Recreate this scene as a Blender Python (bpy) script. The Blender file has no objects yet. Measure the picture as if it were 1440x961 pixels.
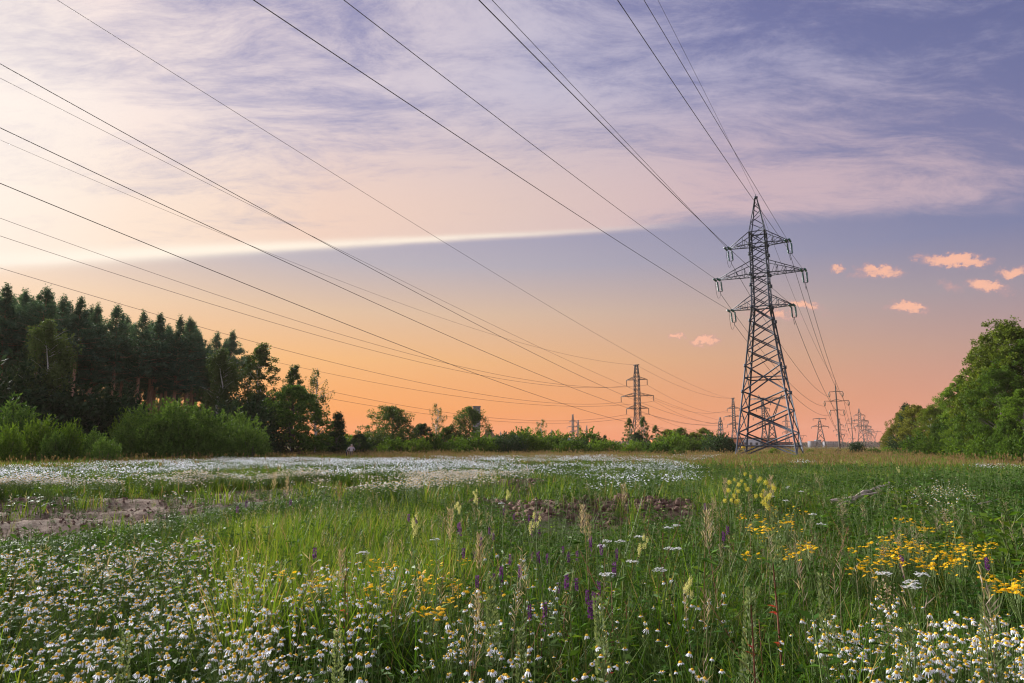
import bpy, math, random
import numpy as np
R = math.radians
rng = np.random.RandomState(7)
random.seed(7)
scene = bpy.context.scene
col = scene.collection
# ------------------------------------------------------------------ camera
CZ = 1.35
PITCH = math.atan((628 - 480.5) / 960.0)
CP, SP = math.cos(PITCH), math.sin(PITCH)
cam = bpy.data.cameras.new('camera')
cam.lens = 24.0; cam.sensor_width = 36.0; cam.clip_start = 0.05; cam.clip_end = 20000
camo = bpy.data.objects.new('camera', cam); col.objects.link(camo)
camo.location = (0, 0, CZ); camo.rotation_euler = (R(90) + PITCH, 0, 0)
scene.camera = camo

def ray(px, py):
    cx = (px - 720) / 960.0; cy = (480.5 - py) / 960.0
    return np.array([cx, CP - cy * SP, SP + cy * CP])
def at(px, py, Y):                      # the point of the place seen at a pixel, Y metres ahead
    r = ray(px, py); return np.array([r[0] * Y / r[1], Y, CZ + r[2] * Y / r[1]])
def proj(x, y, z):
    z = z - CZ; f = np.maximum(y * CP + z * SP, 0.05)
    return 720 + 960 * x / f, 480.5 - 960 * (-y * SP + z * CP) / f
def top_at(px, py, h):                  # where a plant of height h stands whose top is seen at a pixel
    r = ray(px, py); Y = (h - CZ) * r[1] / r[2]; return np.array([r[0] * Y / r[1], Y])

# ------------------------------------------------------------------ light
EXPO = 1.0
SUN_AZ, SUN_EL = R(-46), R(20)
SUN = (math.sin(SUN_AZ) * math.cos(SUN_EL), math.cos(SUN_AZ) * math.cos(SUN_EL), math.sin(SUN_EL))
sl = bpy.data.lights.new('sun', 'SUN'); sl.energy = 4.8; sl.angle = R(24); sl.color = (1.0, .965, .91)
so = bpy.data.objects.new('sun', sl); col.objects.link(so)
so.rotation_euler = (R(90) - SUN_EL, 0, math.atan2(SUN[0], -SUN[1]))
vs = scene.view_settings
vs.view_transform = 'Standard'; vs.look = 'None'; vs.gamma = 1.0; vs.use_curve_mapping = False
vs.exposure = EXPO

def s2l(c):
    return tuple(((v / 255.0) / 12.92 if v / 255.0 <= .04045 else ((v / 255.0 + .055) / 1.055) ** 2.4) for v in c)

class NT:
    """small helper to write node trees as expressions"""
    def __init__(s, nt): s.nt = nt; nt.nodes.clear()
    def n(s, t, **k):
        x = s.nt.nodes.new(t)
        for a, b in k.items(): setattr(x, a, b)
        return x
    def set(s, sock, v):
        if isinstance(v, bpy.types.NodeSocket): s.nt.links.new(v, sock)
        else: sock.default_value = v
    def m(s, op, a, b=0.0, c=None, clamp=False):
        x = s.n('ShaderNodeMath', operation=op, use_clamp=clamp)
        s.set(x.inputs[0], a); s.set(x.inputs[1], b)
        if c is not None: s.set(x.inputs[2], c)
        return x.outputs[0]
    def v(s, op, a, b=(0, 0, 0), scale=None):
        x = s.n('ShaderNodeVectorMath', operation=op)
        s.set(x.inputs[0], a); s.set(x.inputs[1], b)
        if scale is not None: s.set(x.inputs[3], scale)
        return x.outputs['Value'] if op in ('DOT_PRODUCT', 'LENGTH') else x.outputs[0]
    def ss(s, v, a, b, lo=0.0, hi=1.0):
        x = s.n('ShaderNodeMapRange', interpolation_type='SMOOTHSTEP')
        for i, q in enumerate((v, a, b, lo, hi)): s.set(x.inputs[i], q)
        return x.outputs[0]
    def mix(s, f, a, b, bt='MIX'):
        x = s.n('ShaderNodeMix', data_type='RGBA', blend_type=bt)
        s.set(x.inputs[0], f); s.set(x.inputs[6], a); s.set(x.inputs[7], b); return x.outputs[2]
    def ramp(s, f, stops, interp='LINEAR'):
        x = s.n('ShaderNodeValToRGB'); r = x.color_ramp; r.interpolation = interp
        while len(r.elements) < len(stops): r.elements.new(.5)
        for e, (p, c) in zip(r.elements, stops): e.position = p; e.color = (*c[:3], 1)
        s.set(x.inputs[0], f); return x.outputs[0]
    def noise(s, vec, scale, detail=4, rough=.5, dist=0.0):
        x = s.n('ShaderNodeTexNoise'); s.set(x.inputs['Vector'], vec)
        x.inputs['Scale'].default_value = scale; x.inputs['Detail'].default_value = detail
        x.inputs['Roughness'].default_value = rough; x.inputs['Distortion'].default_value = dist
        return x.outputs['Fac']

# ------------------------------------------------------------------ sky
world = bpy.data.worlds.new('World'); scene.world = world; world.use_nodes = True
def build_sky():
    t = NT(world.node_tree)
    d = t.v('NORMALIZE', t.n('ShaderNodeTexCoord').outputs['Generated'])
    sx = t.n('ShaderNodeSeparateXYZ'); t.set(sx.inputs[0], d)
    x, y, z = sx.outputs
    el = t.m('DIVIDE', t.m('ARCSINE', z), R(40), clamp=True)
    hl = t.v('NORMALIZE', t.v('MULTIPLY', d, (1, 1, 0)))
    cs = t.v('DOT_PRODUCT', hl, (math.sin(SUN_AZ), math.cos(SUN_AZ), 0))
    A = t.m('POWER', t.ss(cs, -.25, 1.02), 1.15)
    S = t.v('DOT_PRODUCT', d, SUN)
    def rp(l): return [(e / 40.0, s2l(c)) for e, c in l]
    near = t.ramp(el, rp([(0, (254, 140, 66)), (3, (255, 166, 86)), (7, (250, 188, 122)), (11, (232, 196, 162)), (15, (194, 184, 190)), (22, (160, 160, 194)), (31, (128, 132, 182)), (40, (112, 118, 174))]))
    away = t.ramp(el, rp([(0, (226, 146, 132)), (3.5, (206, 147, 136)), (7, (178, 146, 148)), (11, (144, 139, 162)), (15, (114, 121, 164)), (22, (94, 103, 154)), (31, (72, 84, 140)), (40, (58, 68, 124))]))
    clear = t.mix(A, away, near)
    sky = t.n('ShaderNodeTexSky', sky_type='NISHITA', sun_disc=False)
    sky.sun_elevation = SUN_EL; sky.sun_rotation = SUN_AZ; sky.dust_density = 3.0
    nish = t.v('SCALE', sky.outputs[0], scale=.06)
    clear = t.mix(.06, clear, nish)
    # thin high cloud sheet that ends along one long straight front
    a, b = ray(0, 374), ray(1440, 299); nrm = np.cross(b, a); nrm /= np.linalg.norm(nrm)
    if nrm[2] < 0: nrm = -nrm
    sd = t.v('DOT_PRODUCT', d, tuple(nrm))
    zz = t.m('ADD', t.m('MAXIMUM', z, 0.0), .14)
    cxy = t.n('ShaderNodeCombineXYZ'); t.set(cxy.inputs[0], t.m('DIVIDE', x, zz)); t.set(cxy.inputs[1], t.m('DIVIDE', y, zz))
    def mapped(rot, sc, dist=None):
        q = t.n('ShaderNodeMapping'); t.set(q.inputs[0], cxy.outputs[0] if dist is None else dist); q.inputs['Rotation'].default_value = (0, 0, R(rot)); q.inputs['Scale'].default_value = (*sc, 1); return q.outputs[0]
    wn = t.n('ShaderNodeTexNoise'); t.set(wn.inputs['Vector'], cxy.outputs[0]); wn.inputs['Scale'].default_value = .8; wn.inputs['Detail'].default_value = 3
    warp = t.v('ADD', cxy.outputs[0], t.v('SCALE', t.v('SUBTRACT', wn.outputs['Color'], (.5, .5, .5)), scale=.5))
    n1 = t.noise(mapped(-24, (.55, 1.35), warp), 1.4, 8, .66, .25)       # broad veils
    n2 = t.noise(mapped(40, (.8, 2.0), warp), 3.6, 8, .76, .35)         # fine combed filaments
    n3 = t.noise(cxy.outputs[0], .55, 3, .5, .3)
    wob = t.m('MULTIPLY', t.m('SUBTRACT', n2, .5), .02)
    far = t.ss(A, .75, .3)                                 # away from the sun the front gets ragged
    sdw = t.m('ADD', sd, t.m('MULTIPLY', wob, t.m('ADD', .25, t.m('MULTIPLY', far, 1.4))))
    edge = t.ss(sdw, -.003, t.m('ADD', .012, t.m('MULTIPLY', far, .018)))
    bk = t.ss(y, .35, -.5)                                 # unseen sheet behind the camera, thickened and brightened to light meadow and forest
    w = t.m('ADD', t.m('MULTIPLY', n1, .52), t.m('MULTIPLY', n2, .48))
    w = t.m('ADD', w, t.m('MULTIPLY', t.m('SUBTRACT', n3, .5), .25))
    w = t.m('ADD', w, t.m('MULTIPLY', t.m('SUBTRACT', A, .5), .15))
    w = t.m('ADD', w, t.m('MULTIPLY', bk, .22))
    low = t.ss(sd, .16, .0)
    w = t.m('ADD', w, t.m('MULTIPLY', low, .085))
    body = t.ss(w, .40, .64, .14, .97)
    dens = t.m('MULTIPLY', edge, body)
    lo_c = t.ramp(S, [(.15, s2l((190, 170, 184))), (.5, s2l((208, 182, 188))), (.72, s2l((226, 200, 192))), (.88, s2l((244, 212, 194))), (.965, s2l((255, 230, 208))), (1, s2l((255, 244, 228)))])
    hi_c = t.ramp(S, [(.15, s2l((166, 164, 190))), (.5, s2l((180, 175, 200))), (.72, s2l((200, 193, 210))), (.88, s2l((224, 210, 216))), (.965, s2l((250, 232, 226))), (1, s2l((255, 246, 236)))])
    cc = t.mix(t.ss(sd, .03, .22), lo_c, hi_c)
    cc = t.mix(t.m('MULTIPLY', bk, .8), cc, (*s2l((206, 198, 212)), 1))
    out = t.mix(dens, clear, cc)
    # bright rim of the sheet on the sun's side
    q = t.m('DIVIDE', t.m('SUBTRACT', sdw, .006), t.m('ADD', .0035, t.m('MULTIPLY', t.m('POWER', t.m('MAXIMUM', S, 0.0), 8.0), .008)))
    rim = t.m('POWER', 2.718, t.m('MULTIPLY', t.m('MULTIPLY', q, q), -1.0))
    rim = t.m('MULTIPLY', rim, t.ss(S, .42, .97, 0.04, 1.0))
    rim = t.m('MULTIPLY', rim, t.ss(t.m('ADD', n1, t.m('MULTIPLY', S, .35)), .52, .86, .25, 1.0))
    out = t.mix(t.m('MULTIPLY', rim, .95), out, (1.05, .93, .78, 1))
    glow = t.m('MULTIPLY', t.m('POWER', t.m('MAXIMUM', S, 0.0), 34.0), .50)
    out = t.mix(glow, out, (1.10, .97, .89, 1))
    # small low cumulus, lit peach
    n4 = t.n('ShaderNodeTexNoise'); t.set(n4.inputs['Vector'], d); n4.inputs['Scale'].default_value = 60; n4.inputs['Detail'].default_value = 6; n4.inputs['Roughness'].default_value = .72
    dj = t.v('ADD', d, t.v('SCALE', t.v('SUBTRACT', n4.outputs['Color'], (.5, .5, .5)), scale=.034))
    acc = None
    for px, py, wd, hg, am in ((1345, 366, 44, 10, 1), (1238, 381, 30, 9, .9), (1274, 432, 26, 9, 1), (1388, 403, 26, 9, .95), (1425, 384, 18, 7, 1), (1176, 379, 13, 6, .8), (1288, 363, 10, 5, .55),
                             (990, 479, 21, 7, 1), (951, 474, 13, 5, .9), (1128, 429, 26, 7, .9), (1085, 441, 40, 9, .75), (1336, 402, 15, 7, .5), (1420, 412, 12, 5, .4), (1206, 387, 14, 5, .5), (1165, 440, 10, 4, .35)):
        c = ray(px, py); c = c / np.linalg.norm(c)
        rt = np.cross(c, (0, 0, 1.0)); rt /= np.linalg.norm(rt); up = np.cross(rt, c)
        dv = t.v('SUBTRACT', dj, tuple(c))
        u = t.m('MULTIPLY', t.v('DOT_PRODUCT', dv, tuple(rt)), 1050.0 / wd)
        vv = t.m('MULTIPLY', t.v('DOT_PRODUCT', dv, tuple(up + .18 * rt * (1 if px > 1000 else 0))), 1050.0 / hg)
        rr = t.m('SQRT', t.m('ADD', t.m('MULTIPLY', u, u), t.m('MULTIPLY', vv, vv)))
        f = t.m('MULTIPLY', t.ss(rr, 1.35, .35), am)
        acc = f if acc is None else t.m('MAXIMUM', acc, f)
    er = t.n('ShaderNodeTexNoise'); t.set(er.inputs['Vector'], t.v('MULTIPLY', d, (1, 1, 2.2))); er.inputs['Scale'].default_value = 95; er.inputs['Detail'].default_value = 5; er.inputs['Roughness'].default_value = .7
    acc = t.ss(t.m('ADD', acc, t.m('MULTIPLY', t.m('SUBTRACT', er.outputs['Fac'], .56), 1.1)), .02, 1.0)
    acc = t.m('MULTIPLY', acc, t.ss(t.v('DOT_PRODUCT', d, tuple(ray(1200, 430) / np.linalg.norm(ray(1200, 430)))), .80, .9))
    out = t.mix(t.m('MULTIPLY', acc, .92), out, t.mix(t.ss(acc, .3, .95), (*s2l((205, 160, 160)), 1), (*s2l((252, 190, 162)), 1)))
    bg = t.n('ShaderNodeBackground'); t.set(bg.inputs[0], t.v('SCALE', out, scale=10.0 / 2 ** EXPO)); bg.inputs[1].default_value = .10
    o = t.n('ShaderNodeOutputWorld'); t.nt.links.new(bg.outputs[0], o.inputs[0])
build_sky()
world.cycles.sampling_method = 'MANUAL'; world.cycles.sample_map_resolution = 512
scene.cycles.max_bounces = 6; scene.cycles.diffuse_bounces = 3; scene.cycles.glossy_bounces = 2
scene.cycles.transmission_bounces = 4; scene.cycles.volume_bounces = 0; scene.cycles.transparent_max_bounces = 8
scene.cycles.use_adaptive_sampling = True
scene.cycles.filter_width = 1.15
# ------------------------------------------------------------------ helpers
class Geo:
    def __init__(s): s.V = []; s.n = 0; s.F = {3: [], 4: []}; s.M = {3: [], 4: []}
    def add(s, v, f, m=0):
        v = np.asarray(v, float).reshape(-1, 3); f = np.asarray(f, int); k = f.shape[1]
        s.V.append(v); s.F[k].append(f + s.n); s.M[k].append(np.broadcast_to(np.asarray(m, int), (len(f),)).copy()); s.n += len(v)
    def merge(s, o, mat=None, loc=(0, 0, 0), rot=None, sc=1.0, moff=0):
        for v in o.V:
            v = v * sc
            if rot is not None: v = v @ rot.T
            s.V.append(v + np.asarray(loc))
        for k in (3, 4):
            s.F[k] += [f + s.n for f in o.F[k]]
            s.M[k] += [(m if mat is None else np.full_like(m, mat)) + moff for m in o.M[k]]
        s.n += o.n
    def tube(s, pts, rad, sides=5, m=0, cap=True):
        pts = np.asarray(pts, float); n = len(pts); rad = np.broadcast_to(np.asarray(rad, float), (n,))
        tg = np.gradient(pts, axis=0); tg /= np.maximum(np.linalg.norm(tg, axis=1, keepdims=True), 1e-9)
        ref = np.array([0, 0, 1.0]) if abs(tg[0][2]) < .9 else np.array([1.0, 0, 0])
        u = np.cross(tg, ref); u /= np.maximum(np.linalg.norm(u, axis=1, keepdims=True), 1e-9); w = np.cross(tg, u)
        a = np.arange(sides) * 2 * math.pi / sides
        V = pts[:, None] + rad[:, None, None] * (np.cos(a)[None, :, None] * u[:, None] + np.sin(a)[None, :, None] * w[:, None])
        i = np.arange(n - 1)[:, None] * sides; j = np.arange(sides)[None]; k = (j + 1) % sides
        f = np.stack([i + j, i + k, i + sides + k, i + sides + j], -1).reshape(-1, 4)
        s.add(V.reshape(-1, 3), f, m)
        if cap and sides == 4:
            s.F[4].append(np.array([[0, 1, 2, 3], [n * 4 - 1, n * 4 - 2, n * 4 - 3, n * 4 - 4]]) + s.n - n * 4); s.M[4].append(np.full(2, m))
    def bar(s, a, b, w, m=0, h=None):
        a = np.asarray(a, float); b = np.asarray(b, float); t = b - a; t /= max(np.linalg.norm(t), 1e-9)
        ref = np.array([0, 0, 1.0]) if abs(t[2]) < .95 else np.array([1.0, 0, 0])
        u = np.cross(t, ref); u /= np.linalg.norm(u); v = np.cross(u, t); h = w if h is None else h
        c = [(-w, -h), (w, -h), (w, h), (-w, h)]
        V = [p + (x * u + y * v) / 2 for p in (a, b) for x, y in c]
        s.add(V, [[0, 1, 2, 3][::-1], [4, 5, 6, 7], [0, 1, 5, 4], [1, 2, 6, 5], [2, 3, 7, 6], [3, 0, 4, 7]], m)
    def angle(s, a, b, w, out, m=0, th=.012):         # an L-shaped steel angle with its corner towards out
        a = np.asarray(a, float); b = np.asarray(b, float); t = b - a; t /= np.linalg.norm(t)
        o = np.asarray(out, float); o = o - t * o.dot(t); o /= max(np.linalg.norm(o), 1e-9); q = np.cross(t, o)
        e1 = (-o + q) / math.sqrt(2); e2 = (-o - q) / math.sqrt(2)
        pr = [(0, 0), (w, 0), (w, th), (th, th), (th, w), (0, w)]
        V = [p + o * w * .35 + e1 * x + e2 * y for p in (a, b) for x, y in pr]
        s.add(V, [[i, (i + 1) % 6, 6 + (i + 1) % 6, 6 + i] for i in range(6)], m)
        s.F[4].append(np.array([[0, 1, 2, 3], [0, 3, 4, 5], [6, 9, 8, 7], [6, 11, 10, 9]]) + s.n - 12); s.M[4].append(np.full(4, m))
    def box(s, lo, hi, m=0):
        (x0, y0, z0), (x1, y1, z1) = lo, hi
        s.add([(x0, y0, z0), (x1, y0, z0), (x1, y1, z0), (x0, y1, z0), (x0, y0, z1), (x1, y0, z1), (x1, y1, z1), (x0, y1, z1)],
              [[3, 2, 1, 0], [4, 5, 6, 7], [0, 1, 5, 4], [1, 2, 6, 5], [2, 3, 7, 6], [3, 0, 4, 7]], m)
    def leaves(s, P, D, N, L, W, m=0, droop=0.0, wide=.45):
        P = np.asarray(P, float); n = len(P); L = np.broadcast_to(L, (n,))[:, None]; W = np.broadcast_to(W, (n,))[:, None]
        D = D / np.maximum(np.linalg.norm(D, axis=1, keepdims=True), 1e-9)
        S = np.cross(D, N); S /= np.maximum(np.linalg.norm(S, axis=1, keepdims=True), 1e-9)
        V = np.stack([P, P + D * L * wide + S * W / 2, P + D * L - np.array([0, 0, 1.0]) * droop * L, P + D * L * wide - S * W / 2], 1)
        s.add(V.reshape(-1, 3), np.arange(4 * n).reshape(-1, 4), m)
    def blades(s, P, az, L, W, lean, bend, m=0, twist=None):
        P = np.asarray(P, float); n = len(P); z = np.zeros(n)
        az, L, W, lean, bend = (np.broadcast_to(np.asarray(q, float), (n,)) for q in (az, L, W, lean, bend))
        tw = az if twist is None else az + twist
        S = np.stack([-np.sin(tw), np.cos(tw), z], 1)
        p = P.copy(); V = []; ts = [0, .38, .72, 1.0]; ws = [.8, 1, .62, .06]
        for i, t in enumerate(ts):
            if i:
                th = lean + bend * (t + ts[i - 1]) / 2 ; dl = L * (t - ts[i - 1])
                p = p + np.stack([np.sin(th) * np.cos(az) * dl, np.sin(th) * np.sin(az) * dl, np.cos(th) * dl], 1)
            V += [p - S * (W * ws[i] / 2)[:, None], p + S * (W * ws[i] / 2)[:, None]]
        V = np.stack(V, 1)
        b = (np.arange(n) * 8)[:, None, None]
        f = b + np.array([[0, 1, 3, 2], [2, 3, 5, 4], [4, 5, 7, 6]])[None]
        s.add(V.reshape(-1, 3), f.reshape(-1, 4), m)
    def mesh(s, name, mats, smooth=False):
        V = np.concatenate(s.V); F4 = np.concatenate(s.F[4]) if s.F[4] else np.zeros((0, 4), int); F3 = np.concatenate(s.F[3]) if s.F[3] else np.zeros((0, 3), int)
        M = np.concatenate(s.M[4] + s.M[3])
        me = bpy.data.meshes.new(name); me.vertices.add(len(V)); me.vertices.foreach_set('co', V.astype(np.float32).ravel())
        lp = np.concatenate([F4.ravel(), F3.ravel()]).astype(np.int32)
        me.loops.add(len(lp)); me.loops.foreach_set('vertex_index', lp)
        st = np.concatenate([np.arange(len(F4)) * 4, len(F4) * 4 + np.arange(len(F3)) * 3]).astype(np.int32)
        me.polygons.add(len(st)); me.polygons.foreach_set('loop_start', st)
        for q in (mats if isinstance(mats, (list, tuple)) else [mats]): me.materials.append(q)
        me.polygons.foreach_set('material_index', M.astype(np.int32))
        if smooth: me.polygons.foreach_set('use_smooth', np.ones(len(st), bool))
        me.update(calc_edges=True); return me

def obj(name, data, parent=None, loc=None, rz=None, sc=None):
    o = bpy.data.objects.new(name, data); col.objects.link(o)
    if parent is not None: o.parent = parent
    if loc is not None: o.location = tuple(loc)
    if rz is not None: o.rotation_euler = (0, 0, rz)
    if sc is not None: o.scale = (sc, sc, sc) if np.isscalar(sc) else tuple(sc)
    return o
def tag(o, label, cat, group=None):
    o['label'] = label; o['category'] = cat
    if group: o['group'] = group
    return o
def thing(name, label, cat, loc=(0, 0, 0), rz=0.0, group=None, sc=1.0):
    o = obj(name, None, None, loc, rz, sc); o.empty_display_size = .2; return tag(o, label, cat, group)
def kind(o, k, label=None):
    o['kind'] = k
    if label: o['label'] = label
    return o
def unit(v): v = np.asarray(v, float); return v / np.linalg.norm(v, axis=-1, keepdims=True)
def rnd(n, a=0.0, b=1.0): return rng.uniform(a, b, n)
def rdir(n): return unit(rng.normal(size=(n, 3)))

def scatter(name, protos, P, rz, sc, label, tilt=None):
    """one object of stuff: the proto meshes set out on points by geometry nodes"""
    n = len(P); me = bpy.data.meshes.new(name); me.vertices.add(n); me.vertices.foreach_set('co', np.asarray(P, np.float32).ravel())
    rot = np.zeros((n, 3), np.float32); rot[:, 2] = rz
    if tilt is not None: rot[:, :2] = tilt
    sc = np.asarray(sc, np.float32); sc = np.repeat(sc[:, None], 3, 1) if sc.ndim == 1 else sc
    for k, a in (('rot', rot), ('scl', sc)):
        at_ = me.attributes.new(k, 'FLOAT_VECTOR', 'POINT'); at_.data.foreach_set('vector', a.ravel())
    ai = me.attributes.new('pick', 'INT', 'POINT'); ai.data.foreach_set('value', rng.randint(0, len(protos), n).astype(np.int32))
    me.update(); o = obj(name, me); kind(o, 'stuff', label)
    ng = bpy.data.node_groups.new(name, 'GeometryNodeTree')
    ng.interface.new_socket('Geometry', in_out='INPUT', socket_type='NodeSocketGeometry'); ng.interface.new_socket('Geometry', in_out='OUTPUT', socket_type='NodeSocketGeometry')
    N = ng.nodes; Lk = ng.links.new
    gi = N.new('NodeGroupInput'); go = N.new('NodeGroupOutput'); ip = N.new('GeometryNodeInstanceOnPoints'); gt = N.new('GeometryNodeGeometryToInstance')
    for i, pm in enumerate(protos):
        po = bpy.data.objects.new(name + '_clump', pm)
        oi = N.new('GeometryNodeObjectInfo'); oi.inputs['Object'].default_value = po; Lk(oi.outputs['Geometry'], gt.inputs[0])
    def attr(nm, dt):
        x = N.new('GeometryNodeInputNamedAttribute'); x.data_type = dt; x.inputs['Name'].default_value = nm
        return x.outputs['Attribute']
    Lk(gi.outputs[0], ip.inputs['Points']); Lk(gt.outputs[0], ip.inputs['Instance'])
    ip.inputs['Pick Instance'].default_value = True
    Lk(attr('pick', 'INT'), ip.inputs['Instance Index'])
    e2r = N.new('FunctionNodeEulerToRotation'); Lk(attr('rot', 'FLOAT_VECTOR'), e2r.inputs[0]); Lk(e2r.outputs[0], ip.inputs['Rotation'])
    Lk(attr('scl', 'FLOAT_VECTOR'), ip.inputs['Scale']); Lk(ip.outputs[0], go.inputs[0])
    md = o.modifiers.new('scatter', 'NODES'); md.node_group = ng
    return o

# ------------------------------------------------------------------ materials
def mat_leaf(name, c1, c2, trans=.35, rough=.55, var=.35, tint=None, tt=(1.15, 1.1, .55, 1)):
    m = bpy.data.materials.new(name); m.use_nodes = True; t = NT(m.node_tree)
    isl = t.n('ShaderNodeNewGeometry').outputs['Random Per Island']; ob = t.n('ShaderNodeObjectInfo').outputs['Random']
    f = t.m('ADD', t.m('MULTIPLY', isl, 1 - var), t.m('MULTIPLY', ob, var))
    stops = [(.1, c1), (.9, c2)] if tint is None else [(.08, c1), (.72, c2), (.97, tint)]
    c = t.ramp(f, stops)
    b = t.n('ShaderNodeBsdfPrincipled'); t.set(b.inputs['Base Color'], c); b.inputs['Roughness'].default_value = rough; b.inputs['Specular IOR Level'].default_value = .08
    tr = t.n('ShaderNodeBsdfTranslucent'); t.set(tr.inputs[0], t.mix(1.0, c, tt, 'MULTIPLY'))
    mx = t.n('ShaderNodeMixShader'); mx.inputs[0].default_value = trans
    t.nt.links.new(b.outputs[0], mx.inputs[1]); t.nt.links.new(tr.outputs[0], mx.inputs[2])
    o = t.n('ShaderNodeOutputMaterial'); t.nt.links.new(mx.outputs[0], o.inputs[0]); return m
def mat_surf(name, c1, c2, scale=6.0, rough=.8, metal=0.0, bump=0.0, stretch=(1, 1, 1), detail=6, spec=.3, lo=.3, hi=.7):
    m = bpy.data.materials.new(name); m.use_nodes = True; t = NT(m.node_tree)
    mp = t.n('ShaderNodeMapping'); t.set(mp.inputs[0], t.n('ShaderNodeTexCoord').outputs['Object']); mp.inputs['Scale'].default_value = stretch
    n = t.noise(mp.outputs[0], scale, detail, .6)
    b = t.n('ShaderNodeBsdfPrincipled'); t.set(b.inputs['Base Color'], t.ramp(n, [(lo, c1), (hi, c2)]))
    b.inputs['Roughness'].default_value = rough; b.inputs['Metallic'].default_value = metal; b.inputs['Specular IOR Level'].default_value = spec
    if bump:
        bp = t.n('ShaderNodeBump'); bp.inputs['Strength'].default_value = bump; bp.inputs['Distance'].default_value = .05; t.set(bp.inputs['Height'], n); t.nt.links.new(bp.outputs[0], b.inputs['Normal'])
    o = t.n('ShaderNodeOutputMaterial'); t.nt.links.new(b.outputs[0], o.inputs[0]); return m

M = {}
M['grass'] = mat_leaf('grass', (.032, .105, .009), (.130, .255, .020), .32, tint=(.22, .27, .05))
M['bright_grass'] = mat_leaf('bright_grass', (.060, .145, .012), (.175, .275, .028), .34, tint=(.33, .33, .08))
M['mid_grass'] = mat_leaf('mid_grass', (.050, .115, .012), (.165, .27, .030), .30, tint=(.28, .29, .07))
M['herb'] = mat_leaf('herb', (.020, .072, .010), (.088, .185, .022), .24)
M['feather'] = mat_leaf('feather', (.040, .095, .018), (.125, .205, .045), .22)
M['dry'] = mat_leaf('dry_grass', (.17, .12, .055), (.36, .25, .14), .4)
M['dry_red'] = mat_leaf('reddish_grass', (.15, .10, .05), (.30, .20, .12), .4)
M['reed'] = mat_leaf('reed_panicle', (.26, .20, .165), (.50, .41, .33), .4)
M['white'] = mat_leaf('petal_white', (.80, .84, .91), (.92, .95, .99), .40, .6, tt=(1, 1, 1.06, 1))
M['yellow'] = mat_leaf('disc_yellow', (.75, .42, .02), (.92, .62, .06), .1, .7)
M['gold'] = mat_leaf('petal_gold', (.85, .46, .01), (1.0, .68, .03), .3, .6)
M['purple'] = mat_leaf('petal_purple', (.11, .03, .14), (.28, .09, .29), .3, .6, tt=(1, 1, 1, 1))
M['cream'] = mat_leaf('petal_cream', (.55, .55, .26), (.80, .77, .46), .35, .6)
M['gold_rue'] = mat_leaf('rue_yellow', (.50, .46, .07), (.75, .68, .18), .35, .6)
M['umbel'] = mat_leaf('umbel_white', (.60, .62, .60), (.85, .85, .84), .3, .6, tt=(1, 1, 1, 1))
M['mugwort'] = mat_leaf('mugwort', (.12, .17, .075), (.27, .33, .17), .3)
M['redleaf'] = mat_leaf('red_leaf', (.35, .03, .02), (.70, .12, .10), .4)
M['redstem'] = mat_surf('red_stem', (.13, .04, .03), (.24, .09, .05))
M['stem'] = mat_surf('green_stem', (.07, .12, .025), (.14, .20, .05), rough=.6)
M['needle'] = mat_leaf('pine_needles', (.052, .110, .075), (.145, .235, .15), .25, .6, .4)
M['pine_bark'] = mat_surf('pine_bark', (.27, .15, .10), (.50, .30, .20), 7, .9, bump=.3, stretch=(1, 1, .25))
M['bark'] = mat_surf('grey_bark', (.07, .060, .050), (.17, .15, .125), 7, .9, bump=.3, stretch=(1, 1, .3))
M['birch_bark'] = mat_surf('birch_bark', (.05, .045, .04), (.55, .53, .50), 5, .8, stretch=(1, 1, 2.5), lo=.33, hi=.45)
M['birch_leaf'] = mat_leaf('birch_leaf', (.040, .075, .018), (.115, .18, .045), .35)
M['birch_pale'] = mat_leaf('birch_pale_leaf', (.06, .10, .035), (.14, .20, .07), .4)
M['dark_leaf'] = mat_leaf('dark_shrub_leaf', (.018, .045, .020), (.055, .10, .045), .3)
M['oak_leaf'] = mat_leaf('broad_leaf', (.030, .075, .012), (.11, .19, .025), .4)
M['warm_leaf'] = mat_leaf('warm_leaf', (.055, .095, .012), (.175, .235, .030), .4)
M['autumn_leaf'] = mat_leaf('yellowing_leaf', (.075, .095, .012), (.20, .21, .03), .4)
M['willow_leaf'] = mat_leaf('willow_leaf', (.050, .120, .024), (.19, .31, .07), .42)
M['bright_leaf'] = mat_leaf('young_shrub_leaf', (.06, .13, .015), (.17, .27, .035), .45)
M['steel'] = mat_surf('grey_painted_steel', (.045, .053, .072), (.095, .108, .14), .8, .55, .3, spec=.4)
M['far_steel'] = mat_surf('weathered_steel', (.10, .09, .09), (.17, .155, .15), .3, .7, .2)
M['dark_steel'] = mat_surf('dark_steel', (.045, .042, .042), (.09, .083, .08), .3, .7, .2)
M['glass_green'] = mat_surf('green_glass', (.010, .10, .085), (.02, .17, .14), 3, .18, spec=.6)
M['wire'] = mat_surf('aluminium_conductor', (.035, .035, .040), (.055, .055, .060), .05, .55, .3)
M['yellow_plate'] = mat_surf('yellow_plate', (.70, .42, .02), (.80, .52, .03), 2, .5)
M['concrete'] = mat_surf('spun_concrete', (.10, .085, .078), (.18, .155, .14), 1.2, .85, stretch=(1, 1, .2))
M['dead_wood'] = mat_surf('dead_wood', (.22, .18, .155), (.60, .51, .46), 9, .9, bump=.5, stretch=(.12, 1, 1))
M['soil'] = mat_surf('dug_soil', (.085, .050, .036), (.25, .155, .115), 5, .95, bump=.6)
M['clod'] = mat_surf('soil_clod', (.13, .080, .060), (.33, .21, .165), 6, .95, bump=.6)
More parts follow.
